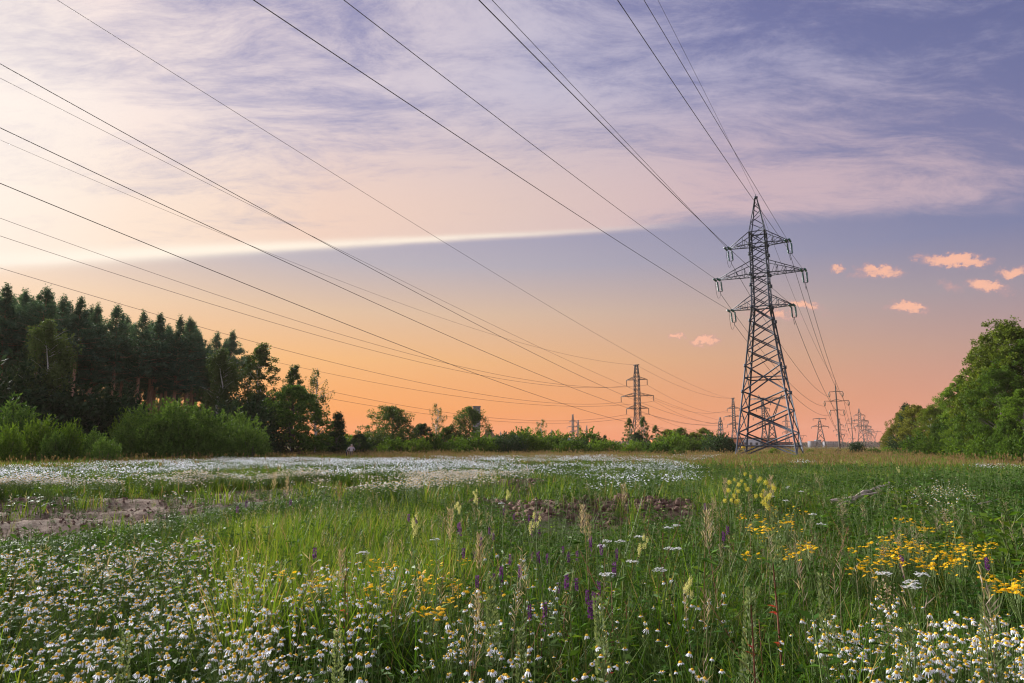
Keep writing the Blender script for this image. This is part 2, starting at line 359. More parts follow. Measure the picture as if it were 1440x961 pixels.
# ------------------------------------------------------------------ ground
_tab = np.random.RandomState(3).rand(256, 256)
def vnoise(x, y):
    xi = np.floor(x).astype(int); yi = np.floor(y).astype(int); fx = x - xi; fy = y - yi
    fx = fx * fx * (3 - 2 * fx); fy = fy * fy * (3 - 2 * fy)
    g = lambda a, b: _tab[a % 256, b % 256]
    return (g(xi, yi) * (1 - fx) + g(xi + 1, yi) * fx) * (1 - fy) + (g(xi, yi + 1) * (1 - fx) + g(xi + 1, yi + 1) * fx) * fy
def fbm(x, y, o=4):
    s = 0; a = .5
    for i in range(o): s = s + a * vnoise(x + i * 17.3, y + i * 9.1); x = x * 2; y = y * 2; a /= 2
    return s
def inpoly(px, py, poly):
    px = np.asarray(px, float); py = np.asarray(py, float); ins = np.zeros(px.shape, bool); n = len(poly)
    for i in range(n):
        x1, y1 = poly[i]; x2, y2 = poly[(i + 1) % n]
        c = ((y1 > py) != (y2 > py)) & (px < (x2 - x1) * (py - y1) / ((y2 - y1) if y2 != y1 else 1e-9) + x1)
        ins ^= c
    return ins
SOIL_PX = [[(-400, 775), (-400, 716), (0, 712), (120, 704), (240, 694), (390, 685), (560, 682), (575, 690), (400, 702), (300, 714), (235, 728), (150, 742), (70, 752), (0, 760)],
           [(650, 694), (700, 684), (762, 679), (775, 690), (756, 704), (700, 704)],
           [(585, 726), (700, 712), (745, 702), (860, 702), (1000, 700), (1000, 722), (985, 742), (880, 732), (800, 744), (730, 744), (650, 738)],
           [(1040, 706), (1062, 690), (1090, 688), (1120, 702), (1200, 706), (1200, 722), (1060, 716)],
           [(1385, 838), (1400, 824), (1560, 822), (1560, 892), (1400, 884)]]
SOIL_W = [[np.array([r[0], r[1]]) * (-CZ / r[2]) for r in (ray(*p) for p in poly)] for poly in SOIL_PX]
MOUND = [((1.5, 12.2), (3.1, 1.1), .45), ((6.6, 13.6), (1.5, .8), .34), ((.25, 20.5), (1.6, 1.2), .35), ((-1.0, 13.2), (1.4, .8), .25), ((-12, 16.5), (7, .8), .12)]
def soilmask(x, y):
    jx = x + (fbm(x * 1.7, y * 1.7) - .5) * .9; jy = y + (fbm(x * 1.7 + 40, y * 1.7) - .5) * 1.2
    m = np.zeros(np.shape(x))
    for k, p in enumerate(SOIL_W):
        if k != 2: m = np.maximum(m, inpoly(jx, jy, p).astype(float))
    for (cx, cy), (rx, ry), h in MOUND[:4]:
        m = np.maximum(m, (((jx - cx) / rx) ** 2 + ((jy - cy) / ry) ** 2 < 1.1).astype(float))
    return m
def gz(x, y):
    x = np.asarray(x, float); y = np.asarray(y, float)
    r = np.hypot(x, y); z = (fbm(x * .25, y * .25) - .5) * .22 * np.clip(r / 6, .3, 1) * np.clip((160 - r) / 100, 0, 1)
    for (cx, cy), (rx, ry), h in MOUND: z = z + h * np.exp(-((x - cx) / rx) ** 2 - ((y - cy) / ry) ** 2)
    return z
def gzs(x, y):
    m = soilmask(x, y); f = np.clip(1.2 - np.hypot(x, y) / 60, 0, 1)
    rut = .07 * np.sin((y - .28 * x) * 2.6 + 2 * fbm(x * .4, y * .4)) * (np.asarray(x) < -2)
    return gz(x, y) + m * f * (np.where(np.asarray(x) < -2, .6, 1) * (.26 * (fbm(x * 1.3, y * 1.3) - .45) + .26 * (fbm(x * 4.1, y * 4.1, 4) - .45)) + rut * 1.3 - .05), m
def ground_mat():
    m = bpy.data.materials.new('meadow_ground'); m.use_nodes = True; t = NT(m.node_tree)
    P = t.n('ShaderNodeNewGeometry').outputs['Position']
    soil = t.n('ShaderNodeAttribute', attribute_name='soil').outputs['Fac']
    n1 = t.noise(P, 2.3, 8, .72); n2 = t.noise(P, .05, 4, .6); n3 = t.noise(P, 9, 6, .75)
    turf = t.mix(n2, (.040, .062, .016, 1), (.085, .105, .032, 1))
    turf = t.mix(t.ss(n1, .5, .7), turf, (.085, .070, .035, 1))
    so_ = t.ramp(n1, [(.30, (.090, .060, .042)), (.50, (.19, .132, .094)), (.70, (.34, .25, .185))])
    so_ = t.mix(t.ss(n3, .35, .65, 0, .5), so_, t.mix(1.0, so_, (.55, .5, .48, 1), 'MULTIPLY'))
    b = t.n('ShaderNodeBsdfPrincipled'); t.set(b.inputs['Base Color'], t.mix(soil, turf, so_)); b.inputs['Roughness'].default_value = .95; b.inputs['Specular IOR Level'].default_value = .15
    bp = t.n('ShaderNodeBump'); bp.inputs['Strength'].default_value = 1.0; bp.inputs['Distance'].default_value = .12
    t.set(bp.inputs['Height'], t.m('ADD', n1, t.m('MULTIPLY', n3, .5))); t.nt.links.new(bp.outputs[0], b.inputs['Normal'])
    o = t.n('ShaderNodeOutputMaterial'); t.nt.links.new(b.outputs[0], o.inputs[0]); return m
def build_ground():
    rr = np.concatenate([[0.01], np.geomspace(.8, 60, 330), np.geomspace(66, 1400, 34)])
    aa = np.concatenate([np.linspace(-48, 48, 380), np.linspace(50, 310, 60)]) * math.pi / 180
    Rr, Aa = np.meshgrid(rr, aa, indexing='ij'); X = Rr * np.sin(Aa); Y = Rr * np.cos(Aa)
    Z, m = gzs(X, Y); na = len(aa); nr = len(rr)
    i = np.arange(nr - 1)[:, None] * na; j = np.arange(na)[None]; k = (j + 1) % na
    f = np.stack([i + k, i + j, i + na + j, i + na + k], -1).reshape(-1, 4)
    g = Geo(); g.add(np.stack([X, Y, Z], -1).reshape(-1, 3), f[:, ::-1])
    me = g.mesh('ground', ground_mat(), True)
    a = me.attributes.new('soil', 'FLOAT', 'POINT'); a.data.foreach_set('value', m.astype(np.float32).ravel())
    return kind(obj('ground', me), 'structure', 'meadow ground with bare dug soil showing between the plants')
build_ground()

# ------------------------------------------------------------------ the big lattice pylon
TA = np.array([33.6, 90.0]); ARM = np.array([.878, -.479, 0]); LIN = np.array([.479, .878, 0]); UPV = np.array([0, 0, 1.0])
def hw(z):
    return np.interp(z, [0, 19.9, 24.4, 30.3, 35.4], [3.72, 1.16, 1.12, 1.02, .12])
def disc_string(a, b, n, r, m=0):
    a = np.asarray(a, float); b = np.asarray(b, float); g = Geo(); pts = []; rad = []
    for i in range(n):
        for t, q in ((0, .35), (.25, 1), (.6, .9), (.75, .35)): pts.append(a + (b - a) * (i + t) / n); rad.append(r * q)
    pts.append(b); rad.append(r * .35); g.tube(pts, rad, 7, m); return g
def big_pylon():
    t = thing('lattice_pylon', 'tall grey steel lattice pylon with six arms, largest in the meadow', 'pylon', (TA[0], TA[1], float(gz(*TA)) - .05), 0)
    steel = M['steel']
    C = [(1, 1), (1, -1), (-1, -1), (-1, 1)]
    def corner(k, z): h = hw(z); return ARM * C[k][0] * h + LIN * C[k][1] * h + UPV * z
    def out(k): return ARM * C[k][0] + LIN * C[k][1]
    for k in range(4):
        g = Geo()
        for z0, z1, w in ((0, 19.9, .21), (19.9, 30.3, .18), (30.3, 35.3, .12)): g.angle(corner(k, z0), corner(k, z1), w, out(k), th=.03)
        obj('leg', g.mesh('leg', steel), t)
        g = Geo(); c = corner(k, 0); g.box(c + [-.35, -.35, -.5], c + [.35, .35, .22]); obj('footing', g.mesh('footing', M['concrete']), t)
    nodes = [.25, 3.15, 6.1, 8.5, 11.9, 13.95, 16.0, 18.0, 19.9, 21.4, 22.9, 24.4, 25.8, 27.2, 28.6, 30.3]
    for f in range(4):
        ka, kb = f, (f + 1) % 4; o = out(ka) + out(kb)
        for z0, z1 in zip(nodes[:-1], nodes[1:]):
            w = .135 if z1 < 12 else (.11 if z1 < 20 else .09)
            for p, q in ((corner(ka, z0), corner(kb, z1)), (corner(kb, z0), corner(ka, z1))):
                g = Geo(); off = unit(o) * (.02 if p is not None and np.allclose(p, corner(ka, z0)) else -.06); g.angle(p + off, q + off, w, o, th=.018); obj('brace', g.mesh('brace', steel), t)
        for z in (1.5, 10.35, 19.9, 24.4, 28.6, 30.3):
            g = Geo(); g.angle(corner(ka, z), corner(kb, z), .13, o + UPV, th=.02); obj('ring_beam', g.mesh('ring_beam', steel), t)
        pk = [30.3, 31.5, 32.6, 33.6, 34.4]
        for i, (z0, z1) in enumerate(zip(pk[:-1], pk[1:])):
            p, q = (corner(ka, z0), corner(kb, z1)) if (i + f) % 2 else (corner(kb, z0), corner(ka, z1))
            g = Geo(); g.angle(p, q, .075, o, th=.014); obj('brace', g.mesh('brace', steel), t)
    for z in (19.9, 24.4, 28.6, 18.0, 22.9, 27.2, 11.9, 8.5):
        for k in range(4):
            g = Geo(); c = corner(k, z); g.bar(c - UPV * .22, c + UPV * .22, .30, h=.30); obj('gusset_plate', g.mesh('gusset_plate', steel), t)
    g = Geo(); g.box((-.2, -.2, 35.15), (.2, .2, 35.45)); g.bar((0, 0, 35.4), (0, 0, 35.75), .1); obj('peak_cap', g.mesh('peak_cap', steel), t)
    tips = {}
    for z, L, up in ((19.9, 3.75, 1.55), (24.4, 5.4, 1.75), (28.6, 3.75, 1.7)):
        for sgn in (-1, 1):
            g = Geo(); h = hw(z)
            tip = [ARM * sgn * L + LIN * e * .32 + UPV * (z - .05) for e in (-1, 1)]
            root = [ARM * sgn * h + LIN * e * h + UPV * z for e in (-1, 1)]
            rtop = [ARM * sgn * hw(z + up) + LIN * e * hw(z + up) + UPV * (z + up) for e in (-1, 1)]
            for i in range(2):
                g.bar(root[i], tip[i], .10); g.bar(rtop[i], tip[i] + UPV * .08, .09)
                n = 3 if L > 5 else 2
                for j in range(1, n + 1):
                    a = root[i] + (tip[i] - root[i]) * j / (n + 1); b = rtop[i] + (tip[i] + UPV * .08 - rtop[i]) * j / (n + 1); c = root[i] + (tip[i] - root[i]) * (j - .5) / (n + 1)
                    g.bar(a, b, .055); g.bar(c if L > 5 else root[i] + (tip[i] - root[i]) * (j - 1) / (n + 1), b, .05)
            n = 4
            for j in range(n):
                a = root[0] + (tip[0] - root[0]) * j / n; b = root[1] + (tip[1] - root[1]) * (j + 1) / n; c = root[1] + (tip[1] - root[1]) * j / n
                g.bar(a, b, .055); g.bar(a, c, .05)
            g.bar(tip[0] - LIN * .25, tip[1] + LIN * .25, .12); g.bar(tip[0] + ARM * sgn * .25 - LIN * .1, tip[1] + ARM * sgn * .25, .09)
            arm = obj('crossarm', g.mesh('crossarm', steel), t)
            tc = ARM * sgn * (L + .12) + UPV * (z - .12); tips[(z, sgn)] = tc
            back = unit(-LIN + UPV * -.06); fwd = unit(LIN * .42 - UPV * .9)
            ends = {}
            for nm, d, l in (('b', back, 1.7), ('f', fwd, 1.35)):
                for e in (-.27, .27):
                    s0 = tc + ARM * e * .9 + (LIN * (.35 if nm == 'f' else -.35)) - UPV * .15
                    gg = disc_string(s0, s0 + d * l, 9, .15); obj('insulator_string', gg.mesh('insulator_string', M['glass_green'], True), arm)
                yk = tc + (LIN * (.35 if nm == 'f' else -.35)) - UPV * .15 + d * (l + .06); gg = Geo(); gg.bar(yk - ARM * .3, yk + ARM * .3, .07); gg.bar(yk, yk + d * .35, .06); obj('yoke', gg.mesh('yoke', steel), arm)
                ends[nm] = yk + d * .35
            lo = (ends['b'] + ends['f']) / 2 - UPV * 1.5 + ARM * sgn * .1
            u = np.linspace(0, 1, 15)[:, None]; pts = (1 - u) ** 2 * ends['b'] + 2 * u * (1 - u) * (2 * lo - (ends['b'] + ends['f']) / 2) + u ** 2 * ends['f']
            gg = Geo(); gg.tube(pts, .022, 5); obj('jumper_wire', gg.mesh('jumper_wire', M['wire']), arm)
            tips[(z, sgn, 'b')] = ends['b']; tips[(z, sgn, 'f')] = ends['f']
    for k in (2, 3):
        c = corner(k, 1.28) ; g = Geo(); q = corner((k + 2) % 4, 1.28) - c; v = unit(corner(1 if k == 2 else 2, 1.28) - c) if k == 2 else unit(corner(0, 1.28) - c)
        g.bar(c + v * .55 + [0, -.14, 0], c + v * 1.05 + [0, -.14, 0], .03, h=.26); obj('warning_plate', g.mesh('warning_plate', M['yellow_plate']), t)
    base = np.array([TA[0], TA[1], float(gz(*TA)) - .05])
    return {k: v + base for k, v in tips.items()}, base + UPV * 35.7
TIPS, PEAK = big_pylon()

# ------------------------------------------------------------------ farther pylons
def far_pylon_meshes(H, base, waist, zw, arms, peak, steel, thick=1.0, tee=False, ins=1.6):
    """arms: (height, half length); x is across the line. Returns part meshes"""
    def h(z): return np.interp(z, [0, zw, peak, H], [base, waist, waist * .8, waist * .45 if tee else .08])
    g = Geo(); C = [(1, 1), (1, -1), (-1, -1), (-1, 1)]
    cn = lambda k, z: np.array([C[k][0] * h(z), C[k][1] * h(z), z])
    zs = [0]
    while zs[-1] < H - .6: zs.append(min(H, zs[-1] + max(1.6, 1.9 * h(zs[-1]))))
    for k in range(4):
        for z0, z1 in ((0, zw), (zw, peak), (peak, H)): g.bar(cn(k, z0), cn(k, z1), .20 * thick)
        kb = (k + 1) % 4
        for z0, z1 in zip(zs[:-1], zs[1:]): g.bar(cn(k, z0), cn(kb, z1), .10 * thick); g.bar(cn(kb, z0), cn(k, z1), .10 * thick)
    if tee: g.bar((-1.3, 0, H), (1.3, 0, H), .3 * thick)
    parts = [('tower_body', g.mesh('tower_body', steel), (0, 0, 0))]; tips = []
    for z, L in arms:
        for s in (-1, 1):
            g = Geo()
            for e in (-1, 1):
                r0 = np.array([s * h(z), e * h(z), z]); r1 = np.array([s * h(z + 1.4), e * h(z + 1.4), z + min(1.4, H - z)]); tp = np.array([s * L, e * .2, z])
                g.bar(r0, tp, .13 * thick); g.bar(r1, tp, .11 * thick)
                for j in (1, 2): g.bar(r0 + (tp - r0) * j / 3, r1 + (tp - r1) * j / 3, .07 * thick); g.bar(r0 + (tp - r0) * (j - 1) / 3, r1 + (tp - r1) * j / 3, .07 * thick)
            parts.append(('crossarm', g.mesh('crossarm', steel), (0, 0, 0)))
            parts.append(('insulator_string', disc_string((s * L, 0, z), (s * L, 0, z - ins), 8, .16 * thick).mesh('insulator_string', steel), (0, 0, 0)))
            tips.append((s * L, 0, z - ins))
    return parts, tips
def place(parts, name, label, loc, rz, sc=1.0, group='far pylons'):
    t = thing(name, label, 'pylon', loc, rz, group, sc)
    arm = None
    for n, me, l in parts:
        o = obj(n, me, arm if n == 'insulator_string' and arm is not None else t, l)
        if n in ('crossarm', 'crossbeam'): arm = o
    return t
LRZ = math.atan2(ARM[1], ARM[0])
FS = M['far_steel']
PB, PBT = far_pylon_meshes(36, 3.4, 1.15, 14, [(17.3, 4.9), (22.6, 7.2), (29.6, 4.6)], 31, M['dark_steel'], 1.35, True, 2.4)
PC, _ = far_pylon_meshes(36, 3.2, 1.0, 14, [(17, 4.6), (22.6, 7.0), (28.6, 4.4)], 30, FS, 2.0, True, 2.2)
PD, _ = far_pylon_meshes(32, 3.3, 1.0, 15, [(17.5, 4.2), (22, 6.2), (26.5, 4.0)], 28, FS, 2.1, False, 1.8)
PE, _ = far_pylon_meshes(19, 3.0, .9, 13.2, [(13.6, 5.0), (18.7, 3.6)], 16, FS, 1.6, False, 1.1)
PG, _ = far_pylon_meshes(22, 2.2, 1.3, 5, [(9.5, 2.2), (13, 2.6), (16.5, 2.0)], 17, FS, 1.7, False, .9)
def far_loc(px, Y): p = at(px, 630, Y); return (p[0], Y, float(gz(p[0], Y)))
def wineglass_meshes(H, W, zk, steel, thick):
    g = Geo(); b = 2.6
    for sx in (-1, 1):
        for sy in (-1, 1): g.bar((sx * b * .9, sy * b * .6, 0), (sx * .6, sy * .5, zk), .22 * thick)
    z = 0; k = 0
    while z < zk - 1:
        z1 = min(zk, z + 2.8); f = lambda q: np.interp(q, [0, zk], [b * .9, .6]); fy = lambda q: np.interp(q, [0, zk], [b * .6, .5])
        for sy in (-1, 1): g.bar((-f(z), sy * fy(z), z), (f(z1), sy * fy(z1), z1), .1 * thick); g.bar((f(z), sy * fy(z), z), (-f(z1), sy * fy(z1), z1), .1 * thick)
        z = z1
    p = [('tower_body', g.mesh('tower_body', steel), (0, 0, 0))]
    for s in (-1, 1):
        g = Geo(); T = np.array([s * W * .55, 0, H + 1.8]); o = np.array([.55, 0, 0]); B = np.array([s * .3, 0, zk - .5])
        g.bar(B - o, T, .2 * thick); g.bar(B + o, T, .2 * thick)
        for j in range(1, 6): g.bar(B - o + (T - B + o) * j / 6, B + o + (T - B - o) * (j - .5) / 6, .08 * thick)
        p.append(('fork_arm', g.mesh('fork_arm', steel), (0, 0, 0)))
    g = Geo()
    for e in (-.3, .3): g.bar((-W, 0, H + e), (W, 0, H + e), .15 * thick)
    for j in range(12): g.bar((-W + j * W / 6, 0, H - .3), (-W + (j + 1) * W / 6, 0, H + .3), .08 * thick)
    p.append(('crossbeam', g.mesh('crossbeam', steel), (0, 0, 0)))
    for x in (-W, 0, W): p.append(('insulator_string', disc_string((x, 0, H - .3), (x, 0, H - 3.2), 8, .16 * thick).mesh('insulator_string', steel), (0, 0, 0)))
    return p
PW = wineglass_meshes(24, 9.5, 14, FS, 1.9)
B1 = far_loc(898, 292)
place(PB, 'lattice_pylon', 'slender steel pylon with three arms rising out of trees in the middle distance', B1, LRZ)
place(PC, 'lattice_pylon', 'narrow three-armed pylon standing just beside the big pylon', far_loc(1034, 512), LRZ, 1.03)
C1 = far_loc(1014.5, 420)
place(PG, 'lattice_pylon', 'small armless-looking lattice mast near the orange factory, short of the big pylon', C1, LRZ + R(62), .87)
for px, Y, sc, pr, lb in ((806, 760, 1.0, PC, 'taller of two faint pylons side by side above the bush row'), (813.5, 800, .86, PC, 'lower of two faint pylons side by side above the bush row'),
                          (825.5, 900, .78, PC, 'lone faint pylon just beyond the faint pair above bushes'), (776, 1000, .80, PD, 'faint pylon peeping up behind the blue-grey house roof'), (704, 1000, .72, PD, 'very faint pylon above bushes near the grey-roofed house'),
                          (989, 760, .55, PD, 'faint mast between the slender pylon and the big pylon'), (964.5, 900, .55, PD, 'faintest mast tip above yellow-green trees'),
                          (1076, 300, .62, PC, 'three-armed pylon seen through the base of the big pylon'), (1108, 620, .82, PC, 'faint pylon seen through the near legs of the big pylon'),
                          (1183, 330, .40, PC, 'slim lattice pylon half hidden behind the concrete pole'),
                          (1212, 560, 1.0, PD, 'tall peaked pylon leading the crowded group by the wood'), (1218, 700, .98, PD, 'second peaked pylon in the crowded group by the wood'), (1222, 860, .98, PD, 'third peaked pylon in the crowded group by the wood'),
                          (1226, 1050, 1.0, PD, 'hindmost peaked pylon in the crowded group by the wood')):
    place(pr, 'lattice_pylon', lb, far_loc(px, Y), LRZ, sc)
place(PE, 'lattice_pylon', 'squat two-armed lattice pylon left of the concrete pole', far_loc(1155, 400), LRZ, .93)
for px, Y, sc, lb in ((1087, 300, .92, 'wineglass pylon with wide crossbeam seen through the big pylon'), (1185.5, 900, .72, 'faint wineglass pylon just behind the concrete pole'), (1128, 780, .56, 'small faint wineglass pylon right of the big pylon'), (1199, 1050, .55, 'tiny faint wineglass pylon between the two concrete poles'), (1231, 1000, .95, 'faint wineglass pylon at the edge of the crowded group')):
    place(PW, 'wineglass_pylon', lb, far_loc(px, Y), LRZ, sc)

# concrete single-column poles of the line that the big pylon starts
def pole_meshes():
    g = Geo(); g.tube([(0, 0, -.3), (0, 0, 12), (0, 0, 21.2)], [.34, .27, .2], 10); p = [('column', g.mesh('column', M['concrete'], True), (0, 0, 0))]
    g = Geo(); g.tube([(0, 0, 21), (0, 0, 23.6)], [.10, .05], 6); p.append(('lightning_rod', g.mesh('lightning_rod', FS), (0, 0, 0))); tips = []
    for z, L in ((13.2, 2.1), (16.3, 3.6), (19.3, 2.0)):
        for s in (-1, 1):
            g = Geo(); r = .34 if L > 3 else .1
            g.tube([(s * .15, 0, z + r), (s * L * .5, 0, z - r * .4), (s * L, 0, z)], [.12, .11, .09], 6)
            if L > 3: g.tube([(s * .15, 0, z - .35), (s * L * .5, 0, z - .2)], .07, 5)
            p.append(('crossarm', g.mesh('crossarm', FS), (0, 0, 0)))
            for e in (-.22, .22):
                q = Geo(); q.tube([(s * L + e * .3, 0, z - .05), (s * L + e, 0, z - .7), (s * L + e * .6, 0, z - 1.5), (s * L, 0, z - 1.75)], [.06, .11, .11, .05], 6)
                p.append(('insulator_string', q.mesh('insulator_string', M['glass_green']), (0, 0, 0)))
            tips.append(np.array([s * L, 0, z - 1.8]))
    return p, tips
PP, PPT = pole_meshes()
POLE1 = far_loc(1181, 226); POLE2 = far_loc(1200, 455)
place(PP, 'concrete_pole', 'tall concrete power pole with three crossarms, nearest on the right', POLE1, LRZ, 1.0, 'concrete power poles')
place(PP, 'concrete_pole', 'smaller concrete power pole with three crossarms beside the crowded pylons', POLE2, LRZ, 1.0, 'concrete power poles')
def w2(loc, p, sc=1.0):
    c, s = math.cos(LRZ), math.sin(LRZ); return np.array([loc[0] + sc * (c * p[0] - s * p[1]), loc[1] + sc * (s * p[0] + c * p[1]), loc[2] + sc * p[2]])
for px, Y, lb in ((1123, 210, 'short dark wooden post, first of two beside the big pylon'), (1127, 205, 'short dark wooden post, second of two beside the big pylon')):
    g = Geo(); g.tube([(0, 0, -.2), (0, 0, 4.0)], [.17, .13], 8); g.bar((-.5, 0, 3.6), (.5, 0, 3.6), .1); g.tube([(.3, 0, -.1), (.05, 0, 2.6)], .08, 6)
    tag(obj('wooden_post', g.mesh('wooden_post', M['bark'], True), None, far_loc(px, Y)), lb, 'post', 'wooden posts')

# ------------------------------------------------------------------ conductors
def wire(P0, P1, sag, rad, label, group, n=72):
    u = np.linspace(0, 1, n); P = np.asarray(P0)[None] * (1 - u)[:, None] + np.asarray(P1)[None] * u[:, None]
    P[:, 2] -= 4 * sag * u * (1 - u); g = Geo()
    r = rad if np.isscalar(rad) else np.interp(u, [0, 1], rad)
    g.tube(P, r, 5)
    tag(obj('power_cable', g.mesh('power_cable', M['wire'], True)), label, 'cable', group)
def sag_through(P0, P1, px, py):
    P0 = np.asarray(P0); P1 = np.asarray(P1); u = np.linspace(.002, .998, 2000); P = P0 * (1 - u)[:, None] + P1 * u[:, None]
    ok = P[:, 1] > 2; x = np.where(ok, 720 + 960 * P[:, 0] / (np.maximum(P[:, 1], 1) * (CP + 0)), 9e9)
    best = None
    for s in np.linspace(-8, 40, 241):
        z = P[:, 2] - 4 * s * u * (1 - u); a, b = proj(P[:, 0], P[:, 1], z); a = np.where(ok, a, 9e9); i = np.argmin(abs(a - px)); e = abs(b[i] - py)
        if best is None or e < best[0]: best = (e, s)
    return best[1]
BK = np.array([math.sin(R(210)), math.cos(R(210)), 0]); nm = {19.9: 'lower', 24.4: 'middle', 28.6: 'upper'}
for (z, L), (xl, xr) in (((19.9, 3.75), (357, 672)), ((24.4, 5.4), (482, 867)), ((28.6, 3.75), (692, 905))):
    for s, xx in ((-1, xl), (1, xr)):
        a = TIPS[(z, s, 'b')]; P0 = a + BK * 205 + UPV * .6
        side = 'far' if s < 0 else 'near'
        wire(P0, a, sag_through(P0, a, xx, 0), .021, 'thick cable rising overhead from the %s %s arm of the big pylon' % (nm[z], 'outer left' if s < 0 else 'outer right'), 'overhead cables of the big pylon', 110)
        k = {19.9: 0, 24.4: 2, 28.6: 4}[z] + (0 if s < 0 else 1)
        e = w2(POLE1, PPT[k]); f = w2(POLE2, PPT[k])
        wire(TIPS[(z, s, 'f')], e, 3.6, (.030, .045), 'thin cable from the %s %s arm of the big pylon to the concrete pole' % (nm[z], 'left' if s < 0 else 'right'), 'cables beyond the big pylon')
        wire(e, f, 6.5, .05, 'faint cable between the two concrete poles, %s %s' % (nm[z], 'left' if s < 0 else 'right'), 'cables between the concrete poles')
P0 = PEAK + np.array([math.sin(R(209)), math.cos(R(209)), 0]) * 205
wire(P0, PEAK, sag_through(P0, PEAK, 925, 0), .015, 'thin earth wire rising overhead from the peak of the big pylon', 'overhead cables of the big pylon')
wire(PEAK, w2(POLE1, (0, 0, 23.5)), 3.5, (.02, .03), 'earth wire from the peak of the big pylon to the concrete pole top', 'cables beyond the big pylon')
def B1p(x, z): return w2(B1, (x, 0, z))
D1 = far_loc(1034, 512)
def left_end(y0, Y, px=0):
    return at(px, y0, Y)
def ext(Pl, P1, k=1.0):                # carry the cable on past the frame, straight in plan
    return Pl + (Pl - np.asarray(P1)) * k
def spanB(label, P1, xl, yl, Yl, mid, rad, group):
    Pl = at(xl, yl, Yl); d = P1 - Pl
    P0 = Pl - d * .30 ; P0[2] = Pl[2] + .5
    # let the curve pass the left point and the middle one: solve end height and sag
    t1 = .30 / 1.30
    u = np.linspace(.01, .99, 1500); xy = P0[:2] * (1 - u)[:, None] + P1[:2] * u[:, None]
    best = None
    for s in np.linspace(0, 30, 121):
        z0 = (Pl[2] + 4 * s * t1 * (1 - t1) - P1[2] * t1) / (1 - t1)
        z = z0 * (1 - u) + P1[2] * u - 4 * s * u * (1 - u); a, b = proj(xy[:, 0], xy[:, 1], z); i = np.argmin(abs(a - mid[0])); e = abs(b[i] - mid[1])
        if best is None or e < best[0]: best = (e, s, z0)
    P0[2] = best[2]; wire(P0, P1, best[1], rad, label, group, 90)
gB = 'thin cables of the slender pylon'
r0 = (.018, .05)
spanB('thin earth wire sagging to the top of the slender pylon', B1p(0, 36), 0, 197, 74, (690, 470), (.012, .04), gB)
spanB('thin cable to the upper left arm of the slender pylon', B1p(-4.6, 27.2), 0, 332, 74, (660, 525), r0, gB)
spanB('thin cable to the upper right arm of the slender pylon', B1p(4.6, 27.2), 0, 307, 78, (660, 519), r0, gB)
spanB('thin cable to the middle left arm of the slender pylon', B1p(-7.2, 20.2), 0, 377, 76, (660, 552), r0, gB)
spanB('thin cable to the middle right arm of the slender pylon', B1p(7.2, 20.2), 395, 511, 130, (660, 560), r0, gB)
spanB('thin cable to the lower left arm of the slender pylon', B1p(-4.9, 14.9), 300, 512, 118, (640, 582), r0, gB)
spanB('thin cable to the lower right arm of the slender pylon', B1p(4.9, 14.9), 300, 527, 122, (640, 587), r0, gB)
for k, (x, z, ix) in enumerate(((0, 36, 0), (-4.6, 27.2, 0), (4.6, 27.2, 0), (-7.2, 20.2, 0), (7.2, 20.2, 0), (-4.9, 14.9, 0), (4.9, 14.9, 0))):
    wire(B1p(x, z), w2(D1, (x * 1.03, 0, z * 1.03)), 6.0 if z < 30 else 4.0, (.04, .07), 'faint cable from the slender pylon to the narrow pylon, %s' % ('topmost', 'upper left', 'upper right', 'middle left', 'middle right', 'lower left', 'lower right')[k], 'faint cables between the far pylons')
gC = 'dark cables crossing the left sky'
C1t = lambda z: np.array([C1[0], C1[1], z])
spanB('dark cable entering high at the left edge, topmost of three', C1t(15.0), 0, 90, 50, (717, 480), (.026, .06), gC)
spanB('dark cable entering at the left edge, middle of three', C1t(14.0), 0, 180, 50, (648, 480), (.026, .06), gC)
spanB('dark cable entering at the left edge, lowest of three', C1t(12.0), 0, 258, 50, (640, 515), (.026, .06), gC)
spanB('pale thin wire starting at the top left corner and crossing the whole sky', np.array(w2(D1, (.5, 0, 36.5))), 80, 0, 46, (640, 350), (.011, .05), gC)
spanB('pale thin wire just under the topmost dark cable', C1t(17.0), 0, 110, 62, (475, 350), (.013, .05), gC)
# ------------------------------------------------------------------ trees
def leaf_cloud(g, C, rad, n, L, W, m=0, flat=.7, down=.2, jit=.35):
    """n leaves spread through each clump C (k,3) of radius rad (k,)"""
    k = len(C); idx = np.repeat(np.arange(k), n); N_ = len(idx)
    d = rdir(N_) * (rnd(N_) ** .45)[:, None]; d[:, 2] *= flat
    P = C[idx] + d * rad[idx][:, None]
    D = unit(d + rdir(N_) * .8 - np.array([0, 0, down])); Nn = unit(rdir(N_) + np.array([0, 0, .7]))
    s = rnd(N_, 1 - jit, 1 + jit); g.leaves(P, D, Nn, L * s, W * s, m)
def limb(p0, p1, r0, r1, n=5, sag=.0, seed=0):
    u = np.linspace(0, 1, n)[:, None]; p0 = np.asarray(p0, float); p1 = np.asarray(p1, float)
    P = p0 * (1 - u) + p1 * u; P[1:-1] += rng.normal(size=(n - 2, 3)) * np.linalg.norm(p1 - p0) * .016; P[:, 2] += sag * 4 * (u * (1 - u))[:, 0]
    return P, np.linspace(r0, r1, n)
